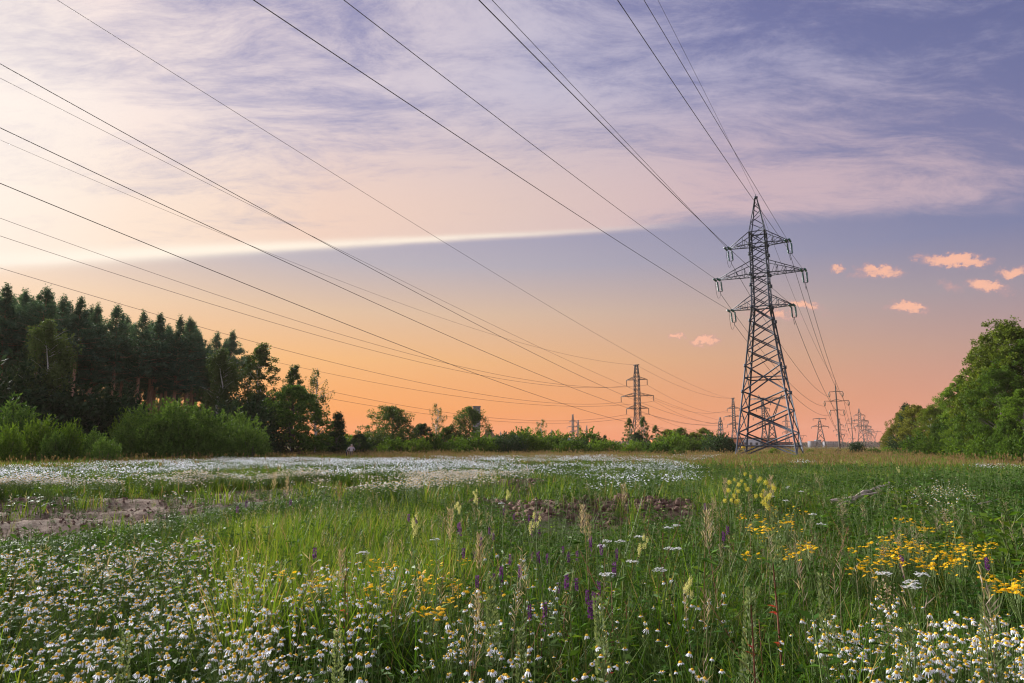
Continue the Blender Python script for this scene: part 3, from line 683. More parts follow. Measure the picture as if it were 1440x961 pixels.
def broadleaf(H, Rc, base, nc, nl, L, W, cr=.16, power=.8, lump=.3, bark='bark', leaf='oak_leaf', flat=.75, down=.2, tr=None, profile=None, inner=.45):
    tr = tr or H * .022; tg = Geo(); P, r = limb((0, 0, -.15), (rng.normal() * .03 * H, rng.normal() * .03 * H, H * .86), tr, tr * .15, 9)
    tg.tube(P, r, 8)
    prof = profile or (lambda u: np.sin(np.pi * np.clip(.10 + .90 * u, 0, 1) ** power) ** .6)
    u = rnd(nc) ** .85; az = rnd(nc, 0, 2 * math.pi); ph = rnd(3, 0, 6.28)
    lm = 1 + lump * (np.sin(2 * az + ph[0] + 3 * u) * .5 + np.sin(5 * az + ph[1] + 9 * u) * .5)
    rr = Rc * prof(u) * lm * np.sqrt(rnd(nc, inner ** 2, 1)); z = H * (base + (1 - base) * u)
    C = np.stack([rr * np.cos(az), rr * np.sin(az), z], 1); rad = cr * Rc * rnd(nc, .6, 1.35)
    if nc > 200:                         # boughs first, then clumps spread round each bough
        nb = 60; B = C[:nb]; bi = rng.randint(0, nb, nc); br = Rc * rnd(nb, .22, .42); q = rdir(nc) * (rnd(nc) ** .45)[:, None]; q[:, 2] *= .75; own = (rnd(nc) < .45)[:, None]
        C = np.where(own, C, B[bi] + q * br[bi][:, None]); C[:, 2] = np.clip(C[:, 2], H * base * .6, H * 1.02); rr = np.hypot(C[:, 0], C[:, 1])
    for i in rng.choice(nc, min(nc, 70), False):
        zz = max(H * base * .7, C[i][2] - rr[i] * .8); k = min(zz / (H * .86), .98); p0 = P[int(k * 8)] * 1.0; p0[2] = zz
        q, r2 = limb(p0, C[i], tr * .38 * (1 - k) + .02, .012, 5, .0); tg.tube(q, r2, 5)
    g = Geo(); leaf_cloud(g, C, rad, nl, L, W, 0, flat, down)
    return [('trunk', tg.mesh('trunk', M[bark], True)), ('crown', g.mesh('crown', M[leaf]))]
def birch(H, Rc, base, nb, nstr, leaf='birch_leaf', L=.17, hang=.16, npl=16):
    tg = Geo(); P, r = limb((0, 0, -.15), (rng.normal() * .02 * H, rng.normal() * .02 * H, H * .97), H * .013, .02, 10); tg.tube(P, r, 8)
    g = Geo(); pts = []
    for i in range(nb):
        u = rnd(1)[0] ** .9; z0 = H * (base + (1 - base) * u * .97); az = rnd(1, 0, 6.28)[0]; k = z0 / (H * .97)
        R_ = Rc * (np.sin(math.pi * min(.16 + .84 * u, 1)) ** .7 + .06) * rnd(1, .55, 1.15)[0]
        p0 = P[min(int(k * 9), 9)].copy(); p0[2] = z0; p1 = p0 + np.array([math.cos(az) * R_, math.sin(az) * R_, R_ * rnd(1, .35, .9)[0]]); p1[2] = min(p1[2], H * 1.01)
        q, r2 = limb(p0, p1, .05 * (1.2 - u), .010, 5, R_ * .08); tg.tube(q, r2, 4)
        for s in range(nstr):
            f = rnd(1, .35, 1)[0]; b = p0 + (p1 - p0) * f + rng.normal(size=3) * .18 * Rc * .4; l = H * hang * rnd(1, .35, 1.1)[0]
            t = np.linspace(0, 1, npl); pts.append(b + np.stack([rng.normal(size=npl) * .07 + t * .12 * l * math.cos(az), rng.normal(size=npl) * .07 + t * .12 * l * math.sin(az), -t * l + rng.normal(size=npl) * .05], 1))
    Pn = np.concatenate(pts); n = len(Pn); D = unit(rdir(n) * .7 + np.array([0, 0, -.7])); s = rnd(n, .7, 1.3)
    g.leaves(Pn, D, rdir(n), L * s, L * .75 * s, 0)
    return [('trunk', tg.mesh('trunk', M['birch_bark'], True)), ('crown', g.mesh('crown', M[leaf]))]
def pine(H, base, Rc, dead=10, nw=17, tops=3):
    tg = Geo(); u_ = np.linspace(0, 1, 10); P = np.stack([rng.normal() * .012 * H * u_ + .06 * np.sin(u_ * 5), rng.normal() * .012 * H * u_ + .06 * np.sin(u_ * 4 + 1), -.2 + (H * .985 + .2) * u_], 1); r = np.linspace(H * .0145, .03, 10); tg.tube(P, r, 8)
    g = Geo(); C = []; Dd = []; Ln = []
    def tuft(c, d, l): C.append(c); Dd.append(unit(np.asarray(d, float))); Ln.append(l)
    for w in range(nw):
        u = (w + rnd(1, -.25, .25)[0]) / nw; z0 = H * (base + (1 - base) * max(u, 0) * .96); nb = rng.randint(4, 7) if u < .8 else 4
        for b in range(nb):
            az = w * 1.3 + b * 6.283 / nb + rnd(1, -.45, .45)[0]
            R_ = Rc * ((1 - u) ** (1.0 if u < .5 else 1.25) * (1.0 if u < .5 else 1.19) * (.65 + .35 * min(1, u * 4)) + .03) * rnd(1, .45, 1.2)[0]
            k = z0 / (H * .985); p0 = P[min(int(k * 9), 9)].copy(); p0[2] = z0 + rnd(1, -.25, .25)[0]
            p1 = p0 + np.array([math.cos(az) * R_, math.sin(az) * R_, R_ * rnd(1, -.05, .30)[0] + .5 * u])
            q, r2 = limb(p0, p1, .060 * (1.15 - u), .012, 5, -R_ * .06); tg.tube(q, r2, 4)
            for j in range(max(5, int(5 + R_ * 5))):
                f = rnd(1, .30, 1.02)[0]; side = rng.normal(size=3) * np.array([.24, .24, .05]) * R_ * (1.1 - abs(f - .6)); tuft(p0 + (p1 - p0) * f + side, np.array([math.cos(az) * .7, math.sin(az) * .7, .75]) + rng.normal(size=3) * .3, .42 * (1 - .55 * max(u, 0)))
            if u > .45:
                for j in range(2): tuft(p1 + np.array([0, 0, .10 + .20 * j]), np.array([rng.normal() * .25, rng.normal() * .25, 1]), .22)
    for k in range(tops):
        o = np.array([rng.normal() * .5, rng.normal() * .5, -.9 - .5 * k]) if k else np.zeros(3); hh = rnd(1, .8, 1.3)[0] if k else 1.7
        for j in range(11): tuft(P[-1] + o + np.array([rng.normal() * .05, rng.normal() * .05, -1.0 + hh * j / 10.0 - (.5 if k else 0)]), (rng.normal() * .6, rng.normal() * .6, 1.0), .19)
    C = np.array(C); Dd = np.array(Dd); Ln = np.array(Ln); nn = 12; idx = np.repeat(np.arange(len(C)), nn); n = len(idx)
    D = unit(Dd[idx] * .9 + rdir(n) * .75); s = rnd(n, .65, 1.25)
    g.leaves(C[idx] + rng.normal(size=(n, 3)) * .09, D, rdir(n), Ln[idx] * s, .075 * s, 0, wide=.5)
    for i in range(dead):
        z0 = H * rnd(1, .18, base + .08)[0]; az = rnd(1, 0, 6.28)[0]; l = rnd(1, .5, 2.2)[0]; p0 = P[min(int(z0 / (H * .985) * 9), 9)].copy(); p0[2] = z0
        q, r2 = limb(p0, p0 + np.array([math.cos(az) * l, math.sin(az) * l, l * rnd(1, -.35, .2)[0]]), .035, .008, 4); tg.tube(q, r2, 4)
    return [('trunk', tg.mesh('trunk', M['pine_bark'], True)), ('crown', g.mesh('crown', M['needle']))]
def bush(H, Rx, ns, leaf, L=.16, W=.045, npl=12, up=.9, lump=.25, stems=9, bark='bark', shoot=.32, Ry=None):
    """a many-stemmed shrub: leafy shoots over and inside a lumpy dome"""
    Ry = Ry or Rx; tg = Geo()
    for i in range(stems):
        a = rnd(1, 0, 6.28)[0]; q, r2 = limb((math.cos(a) * Rx * .1, math.sin(a) * Ry * .1, -.1), (math.cos(a) * Rx * rnd(1, .2, .7)[0], math.sin(a) * Ry * rnd(1, .2, .7)[0], H * rnd(1, .5, .8)[0]), .028 * H ** .5, .01, 5, .1); tg.tube(q, r2, 5)
    d = rdir(ns); d[:, 2] = np.abs(d[:, 2]); az = np.arctan2(d[:, 1], d[:, 0]); ph = rnd(4, 0, 6.28); el = d[:, 2]
    lm = 1 + lump * (np.sin(3 * az + ph[0] + 2.5 * el) * .5 + np.sin(7 * az + ph[1] + 7 * el) * .35 + .5 * np.sin(11 * el + 4 * az + ph[2]) * .5)
    r = lm * (rnd(ns, .18, 1) ** .45); P = d * r[:, None] * np.array([Rx, Ry, H * .86]); P[:, 2] += .05 * H * rnd(ns)
    D = unit(d * np.array([1, 1, .5]) * .75 + np.array([0, 0, up]) + rng.normal(size=(ns, 3)) * .28); sl = H * shoot * rnd(ns, .5, 1.15) * .5
    t = np.linspace(.05, 1, npl); Pl = P[:, None] + D[:, None] * (sl[:, None] * t[None])[..., None]
    n = ns * npl; Pl = Pl.reshape(-1, 3); Dr = np.repeat(D, npl, 0); s = rnd(n, .7, 1.3)
    g = Geo(); g.leaves(Pl, unit(Dr * .8 + rdir(n) * .75), unit(rdir(n) + np.array([0, 0, .3])), L * s, W * s, 0)
    return [('stem', tg.mesh('stem', M[bark], True)), ('foliage', g.mesh('foliage', M[leaf]))]
_rh = {}
def real_height(parts):
    k = parts[-1][1].name
    if k not in _rh:
        me = parts[-1][1]; c = np.empty(len(me.vertices) * 3, np.float32); me.vertices.foreach_get('co', c); _rh[k] = float(np.percentile(c[2::3], 99.7))
    return _rh[k]
def stand(parts, name, label, cat, px, ytop, Y, H0, group=None, rz=None, wide=1.0):
    H0 = real_height(parts); p = at(px, ytop, Y); b = at(px, 632, Y); z = float(gz(b[0], Y)); s = (p[2] - z) / H0
    t = thing(name, label, cat, ((p[0] + b[0]) / 2, Y, z - .04), rnd(1, 0, 6.28)[0] if rz is None else rz, group, (s * wide, s * wide, s))
    for n, me in parts: obj(n, me, t)
    return t
ORD = ['first', 'second', 'third', 'fourth', 'fifth', 'sixth', 'seventh', 'eighth', 'ninth', 'tenth', 'eleventh', 'twelfth', 'thirteenth', 'fourteenth', 'fifteenth', 'sixteenth']
PINES = [pine(20, .54, 3.2), pine(20, .60, 3.0, tops=2), pine(20, .46, 3.4, nw=19, tops=4), pine(20, .64, 2.9, 14, 14)]
front = [(-34, 398, 82), (3, 402, 84), (22, 410, 87), (46, 405, 85), (74, 416, 90), (104, 418, 88), (131, 430, 93), (163, 430, 95), (196, 438, 98), (214, 442, 103), (245, 446, 102), (266, 449, 106), (296, 468, 114), (319, 466, 112)]
for i, (px, y, Y) in enumerate(front):
    stand(PINES[i % 4], 'pine_tree', 'tall dark pine, %s from the left along the forest skyline' % ORD[max(i - 1, 0)] if i else 'tall dark pine cut by the left edge of the picture', 'pine tree', px, y, Y, 20, 'pines of the forest', wide=1.32)
YP = pine(14, .10, 2.9, 0, 20, 1)
for i in range(30):
    px = -45 + (i % 15) * 25 + rng.uniform(-8, 8); Y = (118 if i < 15 else 140) + px * .12 + rng.uniform(-5, 5)
    stand(YP, 'pine_tree', 'low young pine filling the dark depth of the forest', 'pine tree', px, 506 + px * .13 + rng.uniform(0, 14), Y, 14, 'young pines deep in the forest', wide=1.25)
for row, (dy, du) in enumerate(((9, 12), (18, -8), (28, 5), (40, -3), (54, 9))):
    for i, (px, y, Y) in enumerate(front):
        if row and i % 2 == row % 2 and px > 60: continue
        X2 = px + du + rng.uniform(-8, 8)
        if X2 > 318: continue
        stand(PINES[(i + row + 1) % 4], 'pine_tree', 'dark pine standing deeper in the forest behind the skyline row', 'pine tree', X2, y + 6 + row * 4 + rng.uniform(0, 10), Y + dy + rng.uniform(-3, 3), 20, 'pines deeper in the forest', wide=1.3)
BIR = broadleaf(15, 3.1, .16, 230, 62, .19, .15, .12, .75, .45, 'birch_bark', 'birch_leaf', 1.0, .6, .17, inner=.08); BIP = birch(14, 2.5, .10, 64, 16, 'birch_pale', .19, .17); BIN = birch(12, 2.0, .12, 50, 5, 'birch_leaf', .16, .09, 12)
stand(BIR, 'birch_tree', 'open-crowned birch against the orange sky at the forest end', 'birch tree', 366, 484, 112, 15, 'birches', wide=1.05)
stand(BIR, 'birch_tree', 'birch with a bent top between the open birch and the round green tree', 'birch tree', 412, 514, 116, 15, 'birches', rz=2.0, wide=.9)
stand(BIR, 'birch_tree', 'dark birch tucked between the last pine and the open birch', 'birch tree', 345, 500, 120, 15, 'birches', rz=4.0)
stand(BIN, 'birch_tree', 'narrow upright birch at the end of the forest', 'birch tree', 446, 520, 104, 12, 'birches', wide=1.05)
stand(BIP, 'birch_tree', 'pale weeping birch in front of the last pines', 'birch tree', 308, 492, 92, 14, 'birches')
stand(BIP, 'birch_tree', 'pale grey-green birch in front of the pines near the left edge', 'birch tree', 60, 452, 74, 14, 'birches', rz=1.0, wide=.95)
OAK = broadleaf(9, 4.0, .08, 330, 70, .21, .15, .115, lump=.2, leaf='oak_leaf'); OAD = broadleaf(9, 3.6, .05, 280, 70, .21, .15, .125, lump=.2, leaf='dark_leaf'); OAY = broadleaf(10, 4.2, .08, 320, 70, .21, .15, .115, lump=.2, leaf='autumn_leaf')
OAW = broadleaf(13, 4.6, .05, 520, 72, .18, .13, .10, .95, .22, 'birch_bark', 'warm_leaf'); OAB = broadleaf(13, 4.3, .06, 460, 70, .18, .13, .095, .9, .25, leaf='bright_leaf'); OAT = broadleaf(13, 4.4, .06, 480, 70, .18, .13, .095, .9, .25, leaf='oak_leaf'); OPN = broadleaf(7, 4.2, .05, 300, 56, .17, .13, .11, .8, .25, leaf='birch_leaf', inner=.25)
OKB = broadleaf(9, 4.0, .03, 360, 72, .21, .15, .115, lump=.2, leaf='willow_leaf')
stand(OKB, 'broadleaf_tree', 'round dense green tree at the end of the forest', 'tree', 414, 543, 92, 9, 'trees at the forest end', wide=1.15)
stand(OAD, 'broadleaf_tree', 'dark low tree in shade under the open birch', 'tree', 368, 556, 100, 9, 'trees at the forest end', wide=1.05)
SPR = broadleaf(6, 2.0, .04, 80, 90, .2, .1, .25, .75, .3, leaf='dark_leaf', profile=lambda u: (1.02 - u) ** .8)
stand(SPR, 'young_spruce', 'small pointed dark tree beside the round green tree', 'tree', 474, 580, 96, 6, 'trees at the forest end', wide=1.1)
# shrubs along the forest edge
DSH = bush(4.2, 2.6, 620, 'dark_leaf', .26, .13, 10, .7); DS2 = bush(4.4, 2.2, 560, 'dark_leaf', .26, .11, 10, 1.0)
for px, y, Y, w, pr, lb in ((14, 512, 70, 1.1, DS2, 'tall dark shrub against the left edge under the pines'), (38, 500, 76, .9, DS2, 'tall dark shrub below the pale grey-green birch'), (118, 545, 76, 1.25, DSH, 'broad dark shrub under the pines, beside the bare trunks'), (150, 560, 80, 1.0, DSH, 'lower dark shrub beside the broad dark one under the pines'),
                            (174, 540, 82, .8, DS2, 'upright dark shrub standing before the tall pine trunks'), (200, 585, 84, 1.1, DSH, 'low dark shrub behind the crest of the big willow bush'), (85, 555, 82, .9, DSH, 'dark shrub in the forest shade left of the bare trunks'), (340, 560, 86, 1.0, DSH, 'dark shrub behind the right end of the big willow bush'), (262, 590, 90, 1.2, DSH, 'dark shrub hidden behind the middle of the willow bush')):
    stand(pr, 'forest_shrub', lb, 'shrub', px, y, Y, 4.5, 'dark shrubs at the forest edge', wide=w)
for i in range(22):
    px = -20 + i * 16; stand(DSH, 'forest_shrub', 'dark undergrowth shrub deep in the shade between the pine trunks', 'shrub', px + rng.uniform(-6, 6), 596 - rng.uniform(0, 22), 100 + px * .10 + rng.uniform(0, 34), 4.5, 'undergrowth deep in the forest', wide=1.2)
WIL = bush(4.6, 5.1, 5200, 'willow_leaf', .25, .075, 13, 1.1, .30, 16, shoot=.20, Ry=4.2)
stand(WIL, 'willow_bush', 'big rounded bright green willow bush in front of the pine forest', 'bush', 252, 567, 66, 4.6, None, rz=.3, wide=.90)
YB = bush(2.4, 1.3, 420, 'bright_leaf', .2, .07, 11, 1.3, .25, 7, shoot=.5); YB2 = bush(2.0, 1.5, 420, 'willow_leaf', .18, .06, 11, 1.0, .25, 7, shoot=.42)
for px, y, Y, w, pr, lb in ((8, 562, 60, 1.2, YB2, 'light green bush cut by the left edge of the picture'), (14, 595, 52, .8, YB, 'small bright bush at the left edge in front of the light green one'), (56, 586, 56, 1.0, YB, 'bright green bush, first right of the left-edge bushes'), (98, 591, 55, .7, YB, 'spiky bright green sapling bush left of the willow bush'), (80, 606, 54, .9, YB2, 'low light bush between two bright saplings'),
                            (128, 604, 58, 1.0, YB2, 'low soft green bush next to the willow bush'), (150, 613, 54, 1.1, YB2, 'lowest green bush at the left foot of the willow bush'), (185, 577, 72, 1.0, YB, 'pale bush poking up behind the left shoulder of the willow bush'), (352, 594, 70, 1.1, YB2, 'small round bush at the right foot of the willow bush'), (330, 578, 74, 1.2, YB2, 'green bush behind the right end of the willow bush')):
    stand(pr, 'green_bush', lb, 'bush', px, y, Y, 2.3, 'green bushes along the forest edge', wide=w * .72)
# middle distance
stand(OPN, 'broadleaf_tree', 'round loose bush-like tree alone against the orange horizon', 'tree', 551, 571, 112, 7, 'trees in the middle distance', wide=1.12)
stand(OPN, 'broadleaf_tree', 'dark round tree in front of the grey tower block', 'tree', 659, 572, 118, 7, 'trees in the middle distance', rz=2.1, wide=.85)
stand(BIN, 'birch_tree', 'small slim birch left of the grey tower block', 'birch tree', 614, 568, 120, 12, 'birches', wide=1.1)
stand(BIN, 'birch_tree', 'slim leaning birch above the bush row, left of the far pylons', 'birch tree', 763, 590, 130, 12, 'birches', rz=2.5, wide=1.35)
for i, (px, y, Y, w, pr, lb) in enumerate(((505, 610, 100, .8, OAD, 'small dark tree left of the lone round tree'), (594, 596, 116, .9, OAD, 'low tree between the round tree and the slim birch'), (630, 600, 118, .8, OAK, 'low green tree left of the dark round tree'), (700, 612, 124, .7, OPN, 'small scraggy tree beside the red-roofed house'), (735, 612, 126, .8, OPN, 'small scraggy tree between the grey and blue roofs'), (745, 614, 128, .7, OPN, 'small thin tree beside the slim leaning birch'),
                                         (780, 612, 132, .6, SPR, 'pointed little tree beside the blue-grey roof'), (820, 616, 132, .8, OAD, 'low dark tree below the lone faint pylon'), (836, 610, 135, .5, SPR, 'dark spire-shaped tree over the bush row'), (851, 612, 135, .6, SPR, 'second dark spire-shaped tree over the bush row'),
                                         (885, 588, 128, .5, BIR, 'thin-topped tree at the left foot of the slender pylon'), (905, 586, 126, .5, BIR, 'tallest tree at the foot of the slender pylon'), (922, 598, 126, .6, BIR, 'feathery tree at the right foot of the slender pylon'), (895, 608, 120, .7, OAD, 'dark low tree hiding the base of the slender pylon'), (940, 604, 126, .8, OAY, 'yellowish tree right of the slender pylon'), (957, 602, 128, .7, OAK, 'green tree in the clump right of the slender pylon'), (975, 608, 130, .9, OAY, 'yellow-green tree in the middle of the clump'), (990, 602, 134, .7, OAY, 'pale yellow-green tree at the end of the clump'), (1005, 614, 140, .8, OAD, 'dark low tree beside the small lattice mast'), (1018, 618, 138, .7, OAD, 'dark low tree just left of the big pylon'))):
    stand(pr, 'broadleaf_tree', lb, 'tree', px, y, Y, {id(OPN): 7, id(SPR): 6, id(OAD): 9, id(OAK): 9, id(OAY): 10, id(BIR): 15}[id(pr)], 'trees in the middle distance', wide=w * {id(BIR): 1.9}.get(id(pr), 1.5))
RB = bush(2.6, 1.7, 420, 'bright_leaf', .24, .09, 10, .9, .3, 7, shoot=.4); RB2 = bush(2.6, 2.0, 420, 'oak_leaf', .24, .10, 10, .8, .3, 7, shoot=.38)
_t = ['first', 'second', 'third', 'fourth', 'fifth', 'sixth', 'seventh', 'eighth', 'ninth']
NUM = _t + ['tenth', 'eleventh', 'twelfth', 'thirteenth', 'fourteenth', 'fifteenth', 'sixteenth', 'seventeenth', 'eighteenth', 'nineteenth', 'twentieth'] + ['twenty-' + q for q in _t] + ['thirtieth'] + ['thirty-' + q for q in _t] + ['fortieth']
xs = np.linspace(462, 1012, 40)
for i, px in enumerate(xs):
    Y = 98 + 14 * vnoise(np.array([i * .7]), np.array([3.3]))[0] + (i % 3) * 5; y = 619 - 20 * rnd(1)[0] ** 1.8 + (5 if px > 840 else 0) + (4 if px < 520 else 0)
    stand((RB, RB2, DSH)[(0, 1, 0, 1, 2, 1, 0)[i % 7]], 'field_bush', 'green bush in the long low row across the field, %s from the left' % NUM[i], 'bush', px + rng.uniform(-3, 3), y, Y, 2.75 if i % 7 != 4 else 4.3, 'bushes of the long row', wide=rng.uniform(.95, 1.6) if i % 7 != 4 else 1.2)
for px, y, Y, w, pr, lb in ((1008 - 55, 627, 82, 1.0, RB2, 'low dome-shaped bush standing alone before the long row'), (1205, 621, 120, 1.0, DSH, 'round olive bush at the foot of the crowded pylons'), (1228, 629, 105, 1.4, RB2, 'low wide bush beside the round olive one'), (1247, 628, 110, 1.3, RB, 'low bush where the right wood begins'), (1088, 630, 105, 1.2, RB, 'low bush behind the base of the big pylon'), (1140, 631, 120, 1.4, RB, 'low bush right of the big pylon'), (1178, 632, 130, 1.2, DSH, 'low dark bush at the foot of the concrete pole')):
    stand(pr, 'field_bush', lb, 'bush', px, y, Y, 2.75 if pr is not DSH else 4.3, 'scattered bushes', wide=w)
# the wood on the right
for px, y, Y, w, pr, H0, lb in ((1424, 452, 60, .95, OAW, 13, 'tallest tree of the right-hand wood, close to the right edge'), (1400, 486, 62, .95, OAW, 13, 'leafy tree just left of the tallest one in the right-hand wood'), (1452, 480, 58, 1.0, OAT, 13, 'tall broadleaf tree cut by the right edge of the picture'), (1404, 520, 57, 1.0, OAT, 13, 'dense dark tree below the tallest tree of the right-hand wood'), (1440, 548, 50, 1.0, OAB, 13, 'leafy tree with bright tufts against the right edge'),
                                (1355, 533, 70, .95, OAB, 13, 'round-topped yellow-green tree sticking out of the right-hand wood'), (1378, 560, 62, 1.0, OAK, 9, 'bright green lower tree in front of the round-topped one'), (1340, 578, 74, 1.0, OAK, 9, 'green tree with a sloping crown in the right-hand wood'), (1312, 570, 92, 1.0, OAW, 13, 'yellow-green tree in the middle of the right-hand wood'), (1322, 588, 80, .9, OAY, 9, 'small bright tree before the yellow-green one'),
                                (1290, 570, 110, 1.0, OAY, 10, 'olive tree next to the pointed tree tops'), (1276, 568, 125, .8, SPR, 6, 'pointed dark tree rising over the right-hand wood'), (1284, 574, 120, .7, SPR, 6, 'second pointed dark tree over the right-hand wood'), (1268, 580, 130, .9, OAY, 10, 'brownish tree near the far end of the right-hand wood'), (1258, 600, 140, .9, OAY, 10, 'low olive tree at the far end of the right-hand wood'), (1248, 610, 150, .9, OAY, 10, 'last low tree at the far end of the right-hand wood'), (1420, 590, 50, .8, OAK, 9, 'dark green low tree at the wood foot by the right edge'),
                                (1370, 500 + 45, 78, 1.0, OAT, 13, 'tree filling the gap behind the bright lower tree'), (1330, 566, 95, 1.0, OAB, 13, 'dark tree behind the sloping crown')):
    stand(pr, 'broadleaf_tree' if pr is not BIR else 'birch_tree', lb, 'tree' if pr is not BIR else 'birch tree', px, y, Y, H0, 'trees of the right-hand wood', wide=w)
for px, y, Y, w, pr, H0, lb in ((1300, 606, 90, 1.3, RB2, 2.75, 'low shrub at the foot of the yellow-green tree'), (1330, 603, 76, 1.2, RB2, 2.75, 'low shrub at the foot of the sloping crown'), (1365, 604, 64, 1.1, RB2, 2.75, 'low shrub at the foot of the bright lower tree'), (1396, 600, 56, 1.1, RB2, 2.75, 'low shrub at the foot of the dense dark tree'), (1432, 606, 47, 1.0, RB2, 2.75, 'low shrub under the leafy tree by the right edge'), (1272, 612, 112, 1.4, DSH, 4.3, 'low dark shrub under the brownish tree')):
    stand(pr, 'wood_shrub', lb, 'shrub', px, y, Y, H0, 'shrubs along the right-hand wood', wide=w)
for k in range(26):                     # the wood goes on behind its edge
    f = rnd(1)[0]; Y = 60 + 120 * f; px = 1290 + (1 - f) * 210 + rng.uniform(10, 120)
    if px < 1262 + 90 * (1 - f): continue
    stand((OAT, OAK, OAY)[k % 3], 'broadleaf_tree', 'tree standing deeper in the right-hand wood behind its edge', 'tree', px, 628 - (9 + 2 * rnd(1)[0]) * 960 / (Y + 25), Y + 25, (13, 9, 10)[k % 3], 'trees deeper in the right-hand wood')
# far-off wood on the horizon, one mass
def far_wood():
    g = Geo(); n = 900; a = np.linspace(R(-50), R(50), n); r = 1150 + 180 * fbm(a * 9, a * 0 + 2.2); h = (5 + 9 * fbm(a * 40, a * 0 + 7)) * np.clip(.5 + 1.4 * (fbm(a * 11, a * 0) - .3), .35, 1.2)
    C = np.stack([r * np.sin(a), r * np.cos(a), h * .55], 1); leaf_cloud(g, C, h * .8, 60, 2.6, 2.0, 0, .75, 0)
    return kind(obj('far_wood', g.mesh('far_wood', M['dark_leaf'])), 'stuff', 'low far-off wood along the horizon')
far_wood()
# ------------------------------------------------------------------ far buildings
def bmat(n, a, b): return mat_surf(n, a, b, .4, .85)
BM = dict(grey=bmat('grey_render', (.09, .095, .115), (.15, .155, .18)), white=bmat('white_panel', (.45, .47, .50), (.58, .58, .60)), orange=bmat('orange_panel', (.50, .15, .05), (.62, .21, .08)), blue=bmat('blue_grey_roof', (.10, .13, .20), (.16, .19, .27)),
          red=bmat('dark_red_roof', (.16, .05, .05), (.24, .09, .08)), glass=mat_surf('window_glass', (.03, .035, .045), (.06, .07, .08), 1, .2), dark=bmat('dark_roof', (.06, .06, .07), (.11, .11, .12)))
def building(name, label, px, Y, w, d, h, wall, roof=None, rh=0.0, storeys=1, bays=4, rz=0.0, panels=None):
    p = at(px, 630, Y); t = thing(name, label, 'building', (p[0], Y, -.1), rz)
    g = Geo()
    if panels:
        x = -w / 2
        for fw, mname in panels:
            q = Geo(); q.box((x, -d / 2, 0), (x + fw * w, d / 2, h * (1 if mname != 'white' else .93))); obj('wall_section', q.mesh('wall_section', BM[mname]), t); x += fw * w
    else:
        g.box((-w / 2, -d / 2, 0), (w / 2, d / 2, h)); obj('wall', g.mesh('wall', BM[wall]), t)
    if roof:
        g = Geo(); e = .5
        if rh > 0: g.add([(-w / 2 - e, -d / 2 - e, h + .01), (w / 2 + e, -d / 2 - e, h + .01), (w / 2 + e, d / 2 + e, h + .01), (-w / 2 - e, d / 2 + e, h + .01), (-w / 2 - e, 0, h + rh), (w / 2 + e, 0, h + rh)], [[0, 1, 5, 4], [2, 3, 4, 5], [3, 2, 1, 0]]); g.add([(-w / 2 - e, -d / 2 - e, h + .01), (-w / 2 - e, 0, h + rh), (-w / 2 - e, d / 2 + e, h + .01), (w / 2 + e, -d / 2 - e, h + .01), (w / 2 + e, d / 2 + e, h + .01), (w / 2 + e, 0, h + rh)], [[2, 1, 0], [5, 4, 3]])
        else: g.box((-w / 2 - .3, -d / 2 - .3, h + .01), (w / 2 + .3, d / 2 + .3, h + .6))
        r = obj('roof', g.mesh('roof', BM[roof]), t)
        if rh > 0: q = Geo(); q.box((w * .2, -.4, h + rh * .5), (w * .2 + .8, .4, h + rh + .9)); obj('chimney', q.mesh('chimney', BM['red']), r)
    ww = w / bays * .45
    q = Geo(); q.box((-ww / 2, -.06, 0), (ww / 2, .06, min(1.5, h / storeys * .5))); wm = q.mesh('window', BM['glass'])
    for s in range(storeys):
        for b in range(bays): obj('window', wm, t, (-w / 2 + w * (b + .5) / bays, -d / 2 - .05, h * (s + .38) / storeys))
    return t
building('tower_block', 'narrow grey tower block rising behind the dark round tree', 670, 520, 5.4, 5.4, 31.0, 'grey', 'dark', 0, 10, 2)
building('house', 'house with a dark red pointed roof beside the dark round tree', 688, 300, 6.5, 6, 3.2, 'white', 'red', 4.6, 1, 2, R(70))
building('house', 'small house with dark flat roof and white wall above the bush row', 728, 300, 6.5, 7, 4.4, 'white', 'dark', 0, 1, 3)
building('house', 'house with a blue-grey gabled roof right of the slim birch', 787, 300, 9.5, 8, 2.6, 'white', 'blue', 2.6, 1, 4)
building('house', 'dark red gable half hidden by scraggy trees', 751, 310, 5.0, 6, 3.2, 'grey', 'red', 1.8, 1, 2)
building('house', 'low blue-grey shed glimpsed behind the forest end', 511, 330, 6, 5, 3.6, 'grey', 'blue', 1.6, 1, 2)
building('factory', 'long orange and white factory hall behind the yellow-green trees', 962, 470, 42, 18, 6.2, 'orange', 'dark', 0, 1, 12, 0, [(.14, 'orange'), (.3, 'white'), (.3, 'orange'), (.26, 'white')])
building('factory', 'orange and white panelled hall seen through the base of the big pylon', 1046, 450, 36, 18, 6.4, 'orange', 'dark', 0, 1, 10, 0, [(.1, 'white'), (.32, 'orange'), (.3, 'white'), (.28, 'orange')])
building('factory', 'lower brick-red hall right of the panelled hall', 1088, 500, 22, 14, 4.0, 'red', 'dark', 0, 1, 8)
building('apartment_block', 'faint grey apartment block at the horizon between the big pylon and the squat one', 1143, 1000, 9, 12, 9, 'grey', None, 0, 3, 4)
building('apartment_block', 'faint taller grey block just left of the squat pylon', 1150.5, 1000, 6, 10, 11, 'grey', None, 0, 4, 3)
building('apartment_block', 'long faint grey block behind the concrete pole', 1169, 1050, 20, 12, 9, 'grey', None, 0, 3, 8)

